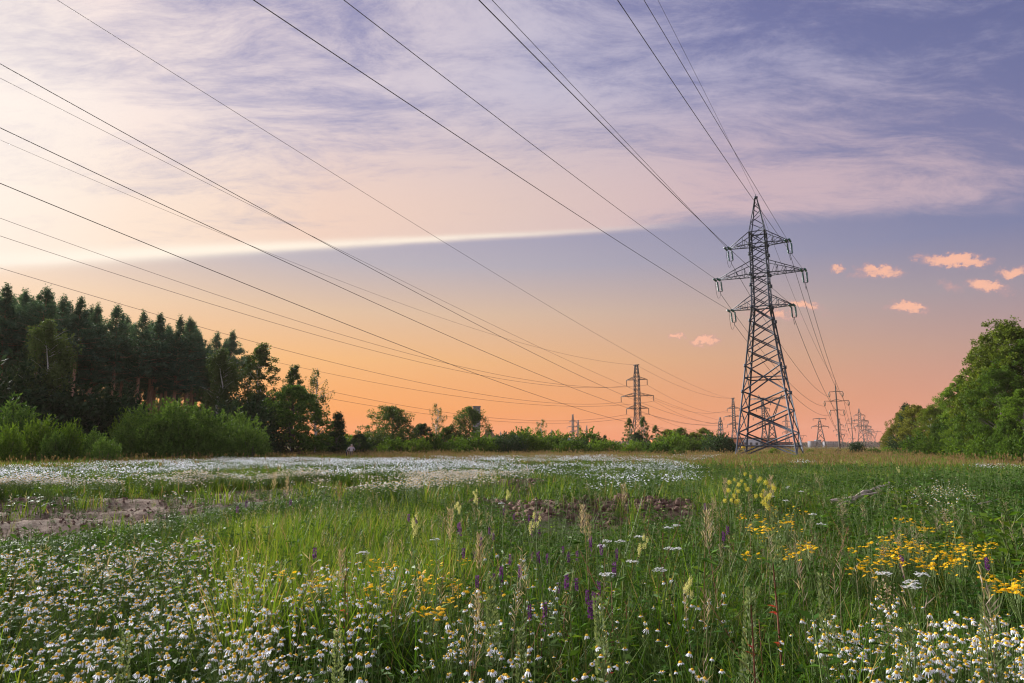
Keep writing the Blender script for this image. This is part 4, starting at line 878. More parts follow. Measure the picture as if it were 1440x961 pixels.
# ------------------------------------------------------------------ two people far off in the grass
def person(label, px, ytop, Y, H, skin, shirt, trousers, hair, facing, bend, arms):
    """one skinned body; the clothes are colour fields of the same surface plus hair as a child"""
    b = at(px, 632, Y); t_loc = (b[0], Y, float(gz(b[0], Y)))
    J = {'pel': (0, 0, .52), 'bel': (0, .01 + bend * .06, .60), 'che': (0, .02 + bend * .16, .73 - bend * .02), 'nek': (0, .03 + bend * .24, .835 - bend * .05), 'hed': (0, .05 + bend * .30, .885 - bend * .06), 'crn': (0, .05 + bend * .33, .955 - bend * .07)}
    E = [('pel', 'bel'), ('bel', 'che'), ('che', 'nek'), ('nek', 'hed'), ('hed', 'crn')]; rad = {'pel': .085, 'bel': .078, 'che': .098, 'nek': .034, 'hed': .060, 'crn': .045}
    for s, n in ((-1, 'l'), (1, 'r')):
        J['hip' + n] = (s * .055, 0, .49); J['kne' + n] = (s * .065, .015, .27); J['ank' + n] = (s * .065, -.015, .045); J['toe' + n] = (s * .075, .09, .018)
        J['sho' + n] = (s * .115, .02 + bend * .19, .79 - bend * .03); J['elb' + n] = (s * (.15 + .07 * arms), -.01 + bend * .14 - .02 * arms, .625); J['wri' + n] = (s * (.15 - .04 * arms), .05 + bend * .2, .50 + .03 * arms); J['pal' + n] = (s * (.145 - .05 * arms), .07 + bend * .22, .455 + .03 * arms)
        E += [('pel', 'hip' + n), ('hip' + n, 'kne' + n), ('kne' + n, 'ank' + n), ('ank' + n, 'toe' + n), ('che', 'sho' + n), ('sho' + n, 'elb' + n), ('elb' + n, 'wri' + n), ('wri' + n, 'pal' + n)]
        rad.update({'hip' + n: .066, 'kne' + n: .040, 'ank' + n: .027, 'toe' + n: .022, 'sho' + n: .043, 'elb' + n: .029, 'wri' + n: .019, 'pal' + n: .020})
        for q, (ox, oy, oz) in enumerate(((-.012, .012, -.045), (-.004, .016, -.05), (.004, .014, -.047), (.012, .008, -.038), (-.02, .03, -.012))):
            nm_ = 'fin%d%s' % (q, n); J[nm_] = tuple(np.add(J['pal' + n], (ox, oy, oz))); E.append(('pal' + n, nm_)); rad[nm_] = .0055
    K = list(J); me = bpy.data.meshes.new('person'); me.from_pydata([tuple(np.array(J[k]) * H) for k in K], [(K.index(a), K.index(c)) for a, c in E], [])
    o = obj('person', me, None, t_loc, facing); tag(o, label, 'person', 'people in the field')
    sk = o.modifiers.new('skin', 'SKIN')
    for i, k in enumerate(K): r = rad[k] * H; me.skin_vertices[0].data[i].radius = (r, r); me.skin_vertices[0].data[i].use_root = (k == 'pel')
    o.modifiers.new('sub', 'SUBSURF').levels = 1; o.modifiers['sub'].render_levels = 2
    m = bpy.data.materials.new('clothed_person'); m.use_nodes = True; t = NT(m.node_tree)
    sp = t.n('ShaderNodeSeparateXYZ'); t.set(sp.inputs[0], t.n('ShaderNodeTexCoord').outputs['Object']); z = t.m('DIVIDE', sp.outputs[2], H)
    c = t.mix(t.m('GREATER_THAN', z, .53), (*trousers, 1), (*shirt, 1)); c = t.mix(t.m('GREATER_THAN', z, .825 - bend * .05), c, (*skin, 1)); c = t.mix(t.m('LESS_THAN', z, .04), c, (.03, .025, .02, 1))
    hand = t.m('MULTIPLY', t.m('GREATER_THAN', t.m('ABSOLUTE', t.m('DIVIDE', sp.outputs[0], H)), .092), t.m('LESS_THAN', z, .53)); c = t.mix(hand, c, (*skin, 1))
    bs = t.n('ShaderNodeBsdfPrincipled'); t.set(bs.inputs['Base Color'], c); bs.inputs['Roughness'].default_value = .85
    oo = t.n('ShaderNodeOutputMaterial'); t.nt.links.new(bs.outputs[0], oo.inputs[0]); me.materials.append(m)
    g = Geo(); hc = (np.array(J['hed']) * .45 + np.array(J['crn']) * .55) * H; n1, n2 = 12, 7; V = []
    for i in range(n2):
        th = i / (n2 - 1) * math.pi * .56
        for j in range(n1): a = j / n1 * 6.283; V.append(hc + np.array([math.sin(th) * math.cos(a) * .068, math.sin(th) * math.sin(a) * .075 - .012, math.cos(th) * .082]) * H * (.97 + .05 * math.sin(5 * a)))
    g.add(V, [[i * n1 + j, (i + 1) * n1 + j, (i + 1) * n1 + (j + 1) % n1, i * n1 + (j + 1) % n1] for i in range(n2 - 1) for j in range(n1)]); obj('hair', g.mesh('hair', bmat('hair', hair, tuple(x * 1.4 for x in hair)), True), o)
person('person in a pale mauve shirt seen from behind, bending in the grass', 494, 621, 72, 1.66, (.42, .26, .19), (.42, .36, .40), (.06, .06, .08), (.28, .22, .20), 0.1, .45, 1.0)
person('person in dark clothes beside the one in the pale shirt', 488, 624, 72.6, 1.58, (.40, .25, .18), (.012, .010, .012), (.015, .015, .02), (.02, .015, .012), -.9, .7, .3)
# ------------------------------------------------------------------ meadow
def sector(n, r0, r1, a=41):
    r = np.sqrt(rnd(n, r0 * r0, r1 * r1)); t = rnd(n, -R(a), R(a)); return r * np.sin(t), r * np.cos(t)
VIEW_SOIL = [[(-50, 758), (-50, 712), (60, 708), (130, 703), (240, 694), (345, 689), (560, 682), (572, 690), (430, 698), (340, 707), (290, 716), (240, 724), (150, 738), (60, 748)],
             [(690, 686), (760, 679), (762, 694), (700, 700)],
             [(690, 728), (740, 704), (860, 703), (1000, 700), (996, 722), (900, 724), (850, 742), (760, 744)],
             [(1050, 700), (1066, 690), (1092, 688), (1112, 700), (1190, 708), (1185, 720), (1060, 714)],
             [(1398, 836), (1410, 826), (1560, 824), (1560, 880), (1410, 872)]]
def open_to(x, y, h, keep=.05):
    """keep plants off the bare soil and low in front of it"""
    m = soilmask(x, y) > .5; ok = ~m | (rnd(len(x)) < keep)
    for f in (1.0, .6):
        px, py = proj(x, y, gz(x, y) + h * f)
        for p in VIEW_SOIL: ok &= ~inpoly(px, py, p) | (rnd(len(x)) < keep)
    return ok
def inset(x, y, h, polys):
    px, py = proj(x, y, gz(x, y) + h); r = np.zeros(len(x), bool); px = px + 40 * (fbm(x * .8, y * .8) - .5); py = py + 14 * (fbm(x * .9 + 31, y * .9) - .5) * np.clip(12 / np.hypot(x, y), .3, 1.5)
    for p in polys: r |= inpoly(px, py, p)
    return r
def clump_grass(nb, L0, L1, W, rad, lean=.28, bend=.8, dryf=.03, mats=('grass', 'dry'), stems=0):
    g = Geo(); a = rnd(nb, 0, 6.28); r = rad * np.sqrt(rnd(nb)); P = np.stack([r * np.cos(a), r * np.sin(a), np.full(nb, -.03)], 1)
    az = rnd(nb, 0, 6.28); dry = rnd(nb) < dryf
    for k in (0, 1):
        s = dry == bool(k)
        if s.any(): g.blades(P[s], az[s], rnd(s.sum(), L0, L1), W * rnd(s.sum(), .7, 1.3), rnd(s.sum(), .02, lean), rnd(s.sum(), .1, bend), k, rnd(s.sum(), -.8, .8))
    for i in range(stems):
        q = rng.normal(size=2) * rad * .5; h = L1 * rnd(1, .95, 1.2)[0]; l = rng.normal(size=2) * .07; g.tube([(q[0], q[1], 0), (q[0] + l[0], q[1] + l[1], h)], [W * .22, W * .12], 3, 1)
        n = 9; z = h * np.linspace(.86, 1.02, n); g.leaves(np.stack([np.full(n, q[0] + l[0]), np.full(n, q[1] + l[1]), z], 1), unit(rdir(n) * .6 + [0, 0, .8]), rdir(n), .035 + W, W * .7, 1)
    return g.mesh('grass_clump', [M[m] for m in mats])
def clump_herb(ns, h, L, W, rad, nl=9, mats=('herb', 'stem'), thin=1.0, up=.4):
    g = Geo()
    for i in range(ns):
        q = rng.normal(size=2) * rad * .6; l = rng.normal(size=2) * h * .18; hh = h * rnd(1, .6, 1.1)[0]; g.tube([(q[0], q[1], -.02), (q[0] + l[0] * .4, q[1] + l[1] * .4, hh * .5), (q[0] + l[0], q[1] + l[1], hh)], [.004 * thin, .003 * thin, .0015 * thin], 3, 1)
        n = nl; t = rnd(n, .08, 1); P = np.stack([q[0] + l[0] * t, q[1] + l[1] * t, hh * t], 1); a = rnd(n, 0, 6.28); D = unit(np.stack([np.cos(a), np.sin(a), rnd(n, -.1, up + .5)], 1)); s = rnd(n, .6, 1.25) * (1.15 - .5 * t)
        g.leaves(P, D, unit(rng.normal(size=(n, 3)) * .4 + [0, 0, 1]), L * s, W * s, 0, droop=.2)
    return g.mesh('herb_clump', [M[m] for m in mats])
def clump_feather(nst, h, rad, nl=26, mats=('feather', 'stem'), W=.0035, L=.06):
    g = Geo()
    for i in range(nst):
        q = rng.normal(size=2) * rad * .6; l = rng.normal(size=2) * h * .22; hh = h * rnd(1, .6, 1.1)[0]; g.tube([(q[0], q[1], -.02), (q[0] + l[0], q[1] + l[1], hh)], [.0025, .0014], 3, 1)
        t = rnd(nl, .1, 1); P = np.stack([q[0] + l[0] * t, q[1] + l[1] * t, hh * t], 1); D = unit(rdir(nl) + np.array([0, 0, .35])); g.leaves(P, D, rdir(nl), L * rnd(nl, .5, 1.3), W * rnd(nl, .7, 1.5), 0)
    return g.mesh('feather_clump', [M[m] for m in mats])
BRIGHT = [[(280, 735), (330, 712), (420, 704), (600, 700), (640, 722), (690, 760), (600, 800), (480, 812), (400, 806), (320, 785)]]
CARPET = [[(-80, 772), (90, 752), (200, 738), (330, 760), (400, 805), (490, 800), (580, 832), (560, 900), (640, 1100), (-200, 1100)], [(1150, 876), (1300, 868), (1600, 850), (1700, 1100), (1080, 1100)]]
FIELD = [[(-80, 658), (120, 649), (330, 643), (560, 643), (735, 650), (752, 668), (600, 686), (420, 690), (250, 692), (120, 700), (-80, 712)]]
FIELD2 = [[(752, 652), (960, 648), (978, 668), (900, 690), (770, 692)], [(600, 640), (1010, 638), (1000, 646), (640, 648)], [(1378, 648), (1432, 655), (1420, 664), (1368, 655)], [(1108, 644), (1132, 643), (1130, 649), (1108, 649)]]
def lay(name, protos, n, r0, r1, h, lo, hi, label, keep=None, a=41, soil=True):
    x, y = sector(n, r0, r1, a); s = rnd(n, lo, hi) * (.62 + .8 * fbm(x * .8 + 3, y * .8)); ok = open_to(x, y, h * s) if soil else np.ones(n, bool)
    if keep is not None: ok &= keep(x, y, h * s)
    x, y, s = x[ok], y[ok], s[ok]; s2 = s * rnd(len(s), .85, 1.15)
    P = np.stack([x, y, gz(x, y)], 1); return scatter(name, protos, P, rnd(len(x), 0, 6.28), np.stack([s2, s2, s], 1), label)
def not_in(polys, p=1.0): return lambda x, y, h: ~inset(x, y, h, polys) | (rnd(len(x)) > p)
def only_in(polys, p=0.0): return lambda x, y, h: inset(x, y, h, polys) | (rnd(len(x)) < p)
G0 = [clump_grass(22, .26, .66, .0065, .09, .4, 1.4) for _ in range(4)]
GB = [clump_grass(30, .38, .72, .0080, .09, .22, .9, .04, ('bright_grass', 'dry')) for _ in range(3)]
G1 = [clump_grass(26, .26, .60, .010, .16, dryf=.05, bend=1.3, mats=('mid_grass', 'dry')) for _ in range(3)]
G2 = [clump_grass(34, .22, .52, .020, .40, dryf=.07, mats=('mid_grass', 'dry')) for _ in range(3)]
G3 = [clump_grass(40, .22, .55, .050, 1.0, dryf=.10, mats=('mid_grass', 'dry')) for _ in range(3)]
GD = [clump_grass(30, .36, .64, .045, 1.0, dryf=.35, mats=('dry_red', 'dry'), stems=3) for _ in range(3)]
H0 = [clump_herb(5, .42, .085, .026, .10) for _ in range(4)]; H1 = [clump_herb(7, .45, .085, .024, .2) for _ in range(3)]; H2 = [clump_herb(14, .46, .13, .035, .6, thin=2) for _ in range(3)]
F0 = [clump_feather(7, .42, .12) for _ in range(3)]
lay('meadow_grass', G0, 2600, 1.5, 5.5, .6, .55, 1.15, 'thin green grass growing between the nearest flowers', lambda x, y, h: ~inset(x, y, h, CARPET) | ((h < .48) & (rnd(len(x)) < .75)), 46)
lay('meadow_herbs', H0, 2700, 1.5, 5.5, .4, .5, 1.15, 'low leafy plants under the nearest flowers', None, 46)
lay('meadow_ferny_leaves', F0, 2300, 1.5, 5.5, .42, .5, 1.1, 'fine feathery leaves carpeting the nearest ground', None, 46)
lay('bright_grass', GB, 5200, 3.6, 11.5, .66, .7, 1.15, 'patch of bright yellow-green upright grass', only_in(BRIGHT, .05))
lay('meadow_grass', G1, 5200, 5.5, 13, .58, .45, 1.05, 'green grass of the middle meadow', not_in(BRIGHT, .7))
lay('meadow_herbs', H1, 5200, 5.5, 14, .45, .5, 1.25, 'leafy plants of the middle meadow')
lay('meadow_grass', G2, 13000, 12.5, 32, .50, .45, 1.05, 'green grass of the farther meadow', not_in(FIELD, .35))
lay('meadow_herbs', H2, 4200, 13, 40, .5, .4, 1.15, 'leafy plants of the farther meadow', not_in(FIELD, .5))
lay('far_grass', G3, 10000, 30, 95, .62, .5, 1.15, 'green far grass towards the bushes', None, 42, False)
lay('dry_grass', GD, 5600, 34, 110, .68, .6, 1.1, 'reddish brown dry grass before the bushes', lambda x, y, h: rnd(len(x)) < np.clip((np.hypot(x, y) - 25) / 45, .1, 1) * (.35 + 1.1 * (fbm(x * .06, y * .06) > .47)), 42, False)
lay('far_grass', [G3[0], GD[0]], 9000, 90, 300, .62, .8, 1.6, 'farthest grass below the pylons', None, 42, False)

ST = [clump_grass(3, .3, .5, .0045, .06, stems=2, mats=('grass', 'reed')) for _ in range(4)]
lay('grass_stalks', ST, 520, 2.2, 13, .62, .8, 1.35, 'thin pale flowering grass stalks standing over the meadow', not_in(CARPET, .8))
SPT = [clump_herb(4, .16, .06, .014, .06), clump_grass(9, .08, .25, .006, .04)]
lay('soil_sprouts', SPT, 26000, 6, 22, .16, .5, 1.3, 'small green sprouts on the bare soil', lambda x, y, h: (soilmask(x, y) > .5) & (rnd(len(x)) < .05 + .25 * (fbm(x * .9, y * .9) > .52)), 41, False)
TH = [clump_herb(11, .68, .10, .034, .20, 13) for _ in range(3)]
RIGHT = [[(1010, 700), (1040, 660), (1200, 650), (1500, 648), (1600, 900), (1380, 840), (1200, 760), (1100, 735)]]
lay('tall_herbs', TH, 4600, 4.5, 24, .66, .6, 1.3, 'dark leafy herbs standing thick on the right side of the meadow', lambda x, y, h: inset(x, y, h, RIGHT) & (rnd(len(x)) < np.clip(3.2 * (fbm(x * .7, y * .7) - .38), 0, 1)))
TN = [clump_herb(4, .74, .085, .020, .10, 22, up=.7), clump_herb(4, .62, .07, .026, .09, 18), clump_herb(4, .80, .07, .016, .12, 26, mats=('feather', 'stem')), clump_herb(4, .55, .06, .026, .10, 16, mats=('bright_leaf', 'stem')), clump_herb(4, .7, .06, .012, .10, 24, mats=('mid_grass', 'redstem'))]
lay('tall_herbs', TN, 1700, 2.6, 9.5, .66, .55, 1.2, 'mixed tall leafy weeds standing between the nearer flowers', lambda x, y, h: ~inset(x, y, h, CARPET + BRIGHT) & (rnd(len(x)) < np.clip(3.0 * (fbm(x * 1.1 + 3, y * 1.1) - .34), .08, 1)))
lay('tall_herbs', TH, 2200, 9, 26, .6, .5, 1.0, 'dark leafy herbs scattered through the middle meadow', lambda x, y, h: ~inset(x, y, h, FIELD + BRIGHT) & (rnd(len(x)) < np.clip(2.6 * (fbm(x * .5 + 7, y * .5) - .45), 0, 1)))
# ---- chamomile
def head_geo(drop, n=13, dome=.52):
    g = Geo(); a = np.arange(n) * 2 * math.pi / n + rnd(n, -.08, .08)
    for i in range(n):
        c, s = math.cos(a[i]), math.sin(a[i]); u = np.array([c, s, 0]); v = np.array([-s, c, 0]); k = drop * rnd(1, .75, 1.25)[0]; w = .17
        pr = [(.34, .02, .6), (.66, .02 - k * .28, 1.0), (1.0, .0 - k, .55)]
        V = []
        for r_, z, ww in pr: V += [u * r_ + v * w * ww + UPV * z, u * r_ - v * w * ww + UPV * z]
        g.add(V, [[0, 1, 3, 2], [2, 3, 5, 4]], 0)
    m = 9; V = []
    for r_, z in ((.45, -.02), (.44, dome * .45), (.30, dome * .85), (.08, dome)): V += [(r_ * math.cos(j * 6.283 / m), r_ * math.sin(j * 6.283 / m), z) for j in range(m)]
    g.add(V, [[i * m + j, i * m + (j + 1) % m, (i + 1) * m + (j + 1) % m, (i + 1) * m + j] for i in range(3) for j in range(m)], 1)
    g.add(V[-m:], [[0, i, i + 1] for i in range(1, m - 1)], 1)
    return g
HEADS = [head_geo(.10), head_geo(.34), head_geo(.75), head_geo(.50, 12, .5), head_geo(1.0, 8, .62)]
HEADM = []
for hg in HEADS:
    HEADM.append(hg.mesh('flower_head', [M['white'], M['yellow']]))
def eul(tx, ty):
    cx, sx, cy, sy = math.cos(tx), math.sin(tx), math.cos(ty), math.sin(ty)
    return np.array([[cy, 0, sy], [0, 1, 0], [-sy, 0, cy]]) @ np.array([[1, 0, 0], [0, cx, -sx], [0, sx, cx]])
def chamomile(nh, h=.58, spread=.13, hr=.0130):
    g = Geo(); heads = []
    for i in range(nh):
        q = rng.normal(size=2) * .025; a = rnd(1, 0, 6.28)[0]; r = spread * math.sqrt(rnd(1)[0]); hh = h * rnd(1, .72, 1.05)[0]; e = np.array([q[0] + math.cos(a) * r, q[1] + math.sin(a) * r, hh])
        p1 = np.array([q[0], q[1], -.03]); p2 = (p1 + e) / 2 * np.array([.7, .7, 1.0]); g.tube([p1, p2, e], [.0028, .0022, .0014], 3, 1)
        n = 16; t = rnd(n, .15, .85)[:, None]; P = np.where(t < .5, p1 + (p2 - p1) * t * 2, p2 + (e - p2) * (t * 2 - 1)); g.leaves(P, unit(rdir(n) + np.array([0, 0, .3])), rdir(n), .055 * rnd(n, .5, 1.2), .004, 0)
        if rnd(1)[0] < .35:
            b = p2 + (e - p2) * .6 + rng.normal(size=3) * .03; g.tube([p2, b], [.0014, .001], 3, 1); g.tube([b - UPV * .004, b, b + UPV * .006], [.002, .005, .002], 5, 2)
        heads.append((e, rng.normal(size=2) * .30, hr * rnd(1, .62, 1.25)[0], rng.randint(5)))
    return g, heads
CH = [chamomile(n) for n in (9, 11, 13, 10, 14, 12)]
CHM = [g.mesh('leafy_stem', [M['feather'], M['stem'], M['cream']]) for g, _ in CH]
def blossoms(heads, sc=1.0, sel=None):
    g = Geo()
    for e, tl, r, k in heads: g.merge(HEADS[k], None, e, eul(*tl), r * sc)
    return g.mesh('blossom', [M['white'], M['yellow']])
CHB = [blossoms(h) for _, h in CH]
def whole(ch, sc=1.0):
    g, heads = ch; o = Geo(); o.merge(g)
    for e, tl, r, k in heads: o.merge(HEADS[k], None, e, eul(*tl), r * sc, moff=3)
    return o.mesh('chamomile', [M['feather'], M['stem'], M['cream'], M['white'], M['yellow']])
CHW = [whole(c) for c in CH[:4]]
def place_chamomile():
    x, y = sector(5200, 1.7, 7.2, 45); h = .50 + .12 * fbm(x * 1.1, y * 1.1); px, py = proj(x, y, gz(x, y) + h)
    d = np.zeros(len(x))
    for p, v in ((CARPET[0], 1.0), (CARPET[1], 1.6), ([(560, 870), (830, 880), (900, 930), (960, 1100), (560, 1100)], .62), ([(685, 775), (742, 775), (742, 812), (685, 812)], .35), ([(560, 800), (900, 820), (1150, 800), (1180, 900), (1100, 1100), (600, 900)], .14),
                 ([(60, 748), (240, 712), (420, 692), (425, 706), (330, 738), (250, 762), (60, 768)], .7), ([(470, 770), (560, 790), (620, 830), (470, 830)], .4), ([(1240, 840), (1290, 830), (1290, 865), (1240, 865)], .25)):
        s = inpoly(px, py, p); d[s] = np.maximum(d[s], v)
    d *= np.clip(.55 + 1.3 * (fbm(x * 1.6 + 9, y * 1.6) - .25), 0, 1)
    # about 26 plants a square metre where dense
    area = .5 * R(90) * (7.2 ** 2 - 1.7 ** 2); ok = (rnd(len(x)) < d * 34 * area / 5200) & open_to(x, y, h * .9, .25)
    ok &= (py < 985) & (px > -40) & (px < 1480); x, y, h, px, py = x[ok], y[ok], h[ok], px[ok], py[ok]
    o = np.argsort(np.hypot(x, y)); return x[o], y[o], h[o], px[o]
cx_, cy_, ch_, cpx = place_chamomile()
for i in range(min(300, len(cx_))):
    k = rng.randint(6); x, y = cx_[i], cy_[i]
    if cpx[i] > 1080: lb, gr = 'white chamomile plant with yellow centres in the patch filling the bottom right corner', 'chamomile in the bottom right patch'
    elif cpx[i] > 600: lb, gr = 'white chamomile plant with yellow centres among grass at the bottom middle', 'chamomile at the bottom middle'
    else: lb, gr = 'white chamomile plant with yellow centres in the dense carpet at lower left', 'chamomile carpet at lower left'
    t = thing('chamomile_plant', lb, 'flower', (x, y, float(gz(x, y))), rnd(1, 0, 6.28)[0], gr, ch_[i] / .58); obj('leafy_stem', CHM[k], t)
    if i < 105:
        for e, tl, r, kk in CH[k][1]:
            f = obj('flower_head', HEADM[kk], t, e, None, r); f.rotation_euler = (tl[0], tl[1], rnd(1, 0, 6.28)[0])
    else: kind(obj('blossoms', CHB[k], t), 'stuff')
if len(cx_) > 300:
    s = slice(300, None); scatter('chamomile_patch', CHW, np.stack([cx_[s], cy_[s], gz(cx_[s], cy_[s])], 1), rnd(len(cx_[s]), 0, 6.28), ch_[s] / .58, 'more white chamomile behind the nearest plants')
CF = [chamomile(14, .52, .22, .019) for _ in range(3)]; CF = [(g_, [(e, tl, r, rng.randint(2)) for e, tl, r, k in h_]) for g_, h_ in CF]; CFM = []
for g_, h_ in CF: CFM.append(whole((g_, h_), 1.0))
lay('chamomile_field', CFM, 9500, 12.5, 26, .50, .75, 1.1, 'white field of chamomile behind the bare track', lambda x, y, h: inset(x, y, h, FIELD) & (rnd(len(x)) < np.clip(-.25 + 2.4 * (fbm(x * .55, y * .55) - .2), 0, .9)))
def far_patch(nh, rad, hr):
    g = Geo(); P = np.stack([rng.normal(size=nh) * rad, rng.normal(size=nh) * rad, .5 * rnd(nh, .8, 1.1)], 1); a = rnd(nh, 0, 6.28)
    g.leaves(P - np.stack([np.cos(a), np.sin(a), a * 0], 1) * hr, np.stack([np.cos(a), np.sin(a), rnd(nh, -.3, .3)], 1), unit(rng.normal(size=(nh, 3)) * .5 + UPV), 2 * hr, 1.8 * hr, 0)
    n = nh * 3; Q = np.stack([rng.normal(size=n) * rad, rng.normal(size=n) * rad, rnd(n, 0, .3)], 1); g.leaves(Q, unit(rng.normal(size=(n, 3)) * .4 + UPV), rdir(n), .2, .02, 1)
    return g.mesh('far_chamomile', [M['white'], M['feather']])
FP = [far_patch(40, .35, .026) for _ in range(3)]
lay('chamomile_field', FP, 9000, 24, 62, .52, .75, 1.1, 'far part of the white chamomile field', lambda x, y, h: inset(x, y, h, FIELD) & (rnd(len(x)) < np.clip(-.2 + 2.4 * (fbm(x * .35, y * .35) - .2), 0, .9)))
lay('chamomile_patch', FP, 9000, 13, 70, .52, .7, 1.1, 'thinner white chamomile in the middle of the field', lambda x, y, h: inset(x, y, h, FIELD2) & (rnd(len(x)) < np.clip(-.15 + 1.6 * (fbm(x * .35 + 5, y * .35) - .15), 0, .7) * np.where(x > 10, .22, 1)))

# ---- other flowers, each plant a thing of its own
def stem_geo(h, lean=.06, r=.0035, m=0, n=4):
    g = Geo(); l = rng.normal(size=2) * lean * h; u = np.linspace(0, 1, n); P = np.stack([l[0] * u ** 2, l[1] * u ** 2, h * u - .03 * (u < .01)], 1); g.tube(P, np.linspace(r, r * .5, n), 4, m); return g, P[-1], P
def leaf_along(g, P, n, L, W, m, lo=.05, hi=.9, up=.5, droop=.15):
    t = rnd(n, lo, hi); k = (len(P) - 1) * t; i = np.minimum(k.astype(int), len(P) - 2); f = (k - i)[:, None]; Q = P[i] * (1 - f) + P[i + 1] * f
    a = rnd(n, 0, 6.28); D = unit(np.stack([np.cos(a), np.sin(a), rnd(n, 0, up * 2)], 1)); s = rnd(n, .6, 1.2) * (1.15 - .6 * t); g.leaves(Q, D, unit(rng.normal(size=(n, 3)) * .3 + UPV), L * s, W * s, m, droop)
def small_daisy(r, n=9):
    g = Geo(); a = np.arange(n) * 6.283 / n
    for q in a:
        u = np.array([math.cos(q), math.sin(q), 0]); v = np.array([-u[1], u[0], 0]); g.add([u * .2 * r - v * .15 * r, u * .2 * r + v * .15 * r, u * r + v * .2 * r - UPV * .12 * r, u * r - v * .2 * r - UPV * .12 * r], [[0, 1, 2, 3]], 0)
    m = 6; V = [(.36 * r * math.cos(j * 6.283 / m), .36 * r * math.sin(j * 6.283 / m), .02 * r) for j in range(m)] + [(0, 0, .28 * r)]; g.add(V, [[j, (j + 1) % m, m] for j in range(m)], 1); return g
def ragwort(h=.62):
    g, tip, P = stem_geo(h * .86, .05, .004, 1); leaf_along(g, P, 22, .07, .016, 0); f = Geo()
    for i in range(rng.randint(5, 13)):
        a = rnd(1, 0, 6.28)[0]; r = .062 * math.sqrt(rnd(1)[0]); e = tip + np.array([math.cos(a) * r, math.sin(a) * r, h * .14 - r * .45 + rng.normal() * .016]); g.tube([P[-2] * .5 + P[-1] * .5, e], [.0018, .0012], 3, 1); f.merge(small_daisy(.0128), None, e, eul(*(rng.normal(size=2) * .25)))
    return [('leafy_stem', g.mesh('leafy_stem', [M['herb'], M['stem']])), ('flower_cluster', f.mesh('flower_cluster', [M['gold'], M['gold']]))]
def betony(h=.62):
    g, tip, P = stem_geo(h, .06, .003, 1); leaf_along(g, P, 10, .06, .018, 0, .05, .7); f = Geo(); n = 90; z = rnd(n, -.062, .006); a = rnd(n, 0, 6.28); r = .011 * (1 - (np.abs(z + .028) / .05) ** 2 * .5)
    Q = np.stack([tip[0] + r * .4 * np.cos(a), tip[1] + r * .4 * np.sin(a), tip[2] + z], 1); f.leaves(Q, unit(np.stack([np.cos(a), np.sin(a), rnd(n, -.2, .9)], 1)), rdir(n), .015, .010, 0)
    if rnd(1)[0] < .6: q = Q[:14] - UPV * .045 * rnd(14, .9, 1.4)[:, None]; f.leaves(q, rdir(14), rdir(14), .013, .009, 0)
    return [('leafy_stem', g.mesh('leafy_stem', [M['herb'], M['stem']])), ('flower_spike', f.mesh('flower_spike', M['purple']))]
def yarrow(h=.66):
    g, tip, P = stem_geo(h * .9, .05, .0032, 1); leaf_along(g, P, 14, .09, .010, 0); f = Geo()
    for i in range(46):
        a = rnd(1, 0, 6.28)[0]; r = .048 * math.sqrt(rnd(1)[0]); e = tip + np.array([math.cos(a) * r, math.sin(a) * r, h * .1 - r * .15 + rng.normal() * .003])
        if i % 5 == 0: g.tube([tip, e], [.0015, .001], 3, 1)
        n = 5; ph = rnd(1, 0, 6.28)[0]; V = [e + np.array([math.cos(j * 6.283 / n + ph), math.sin(j * 6.283 / n + ph), rng.normal() * .15]) * .0075 for j in range(n)] + [e + UPV * .002]; f.add(V, [[j, (j + 1) % n, n] for j in range(n)], 0)
    return [('leafy_stem', g.mesh('leafy_stem', [M['feather'], M['stem']])), ('umbel', f.mesh('umbel', M['umbel']))]
def meadow_rue(h=1.05, n=700, wd=.045, leaf='cream', zr=(-.08, .05)):
    g, tip, P = stem_geo(h * .9, .03, .0045, 1); leaf_along(g, P, 26, .07, .035, 0, .1, .75); f = Geo(); k = 9
    C = tip + np.stack([rng.normal(size=k) * wd * .6, rng.normal(size=k) * wd * .6, rnd(k, *zr) * h], 1)
    for c in C: g.tube([P[-2] * .4 + P[-1] * .6, c], [.002, .001], 3, 1)
    i = rng.randint(0, k, n); Q = C[i] + rdir(n) * (.021 * rnd(n) ** .5)[:, None] * np.array([1, 1, 1.2]); f.leaves(Q, rdir(n), rdir(n), .010, .004, 0)
    return [('leafy_stem', g.mesh('leafy_stem', [M['herb'], M['stem']])), ('blossom_panicle', f.mesh('blossom_panicle', M[leaf]))]
def reed(h=1.0, mt='reed'):
    g, tip, P = stem_geo(h, .05, .003, 1, 5); n = 5; g.blades(np.zeros((n, 3)), rnd(n, 0, 6.28), rnd(n, .3, .6), .007, .1, .9, 0); f = Geo(); n = 150; t = rnd(n) ** .8; a = rnd(n, 0, 6.28); tip = tip + np.array([rng.normal() * .02, rng.normal() * .02, 0])
    w = .019 * (.35 + np.sin(np.pi * np.clip(t * .8 + .1, 0, 1)) * rnd(n, .3, 1.3)); Q = tip + np.stack([w * rnd(n) * np.cos(a), w * rnd(n) * np.sin(a), -(1 - t) * .2 + .02], 1); f.leaves(Q, unit(np.stack([np.cos(a) * .5, np.sin(a) * .5, np.ones(n)], 1)), rdir(n), .034 * rnd(n, .5, 1.2), .0035, 0)
    return [('leafy_stem', g.mesh('leafy_stem', [M['grass'], M['dry']])), ('seed_panicle', f.mesh('seed_panicle', M[mt]))]
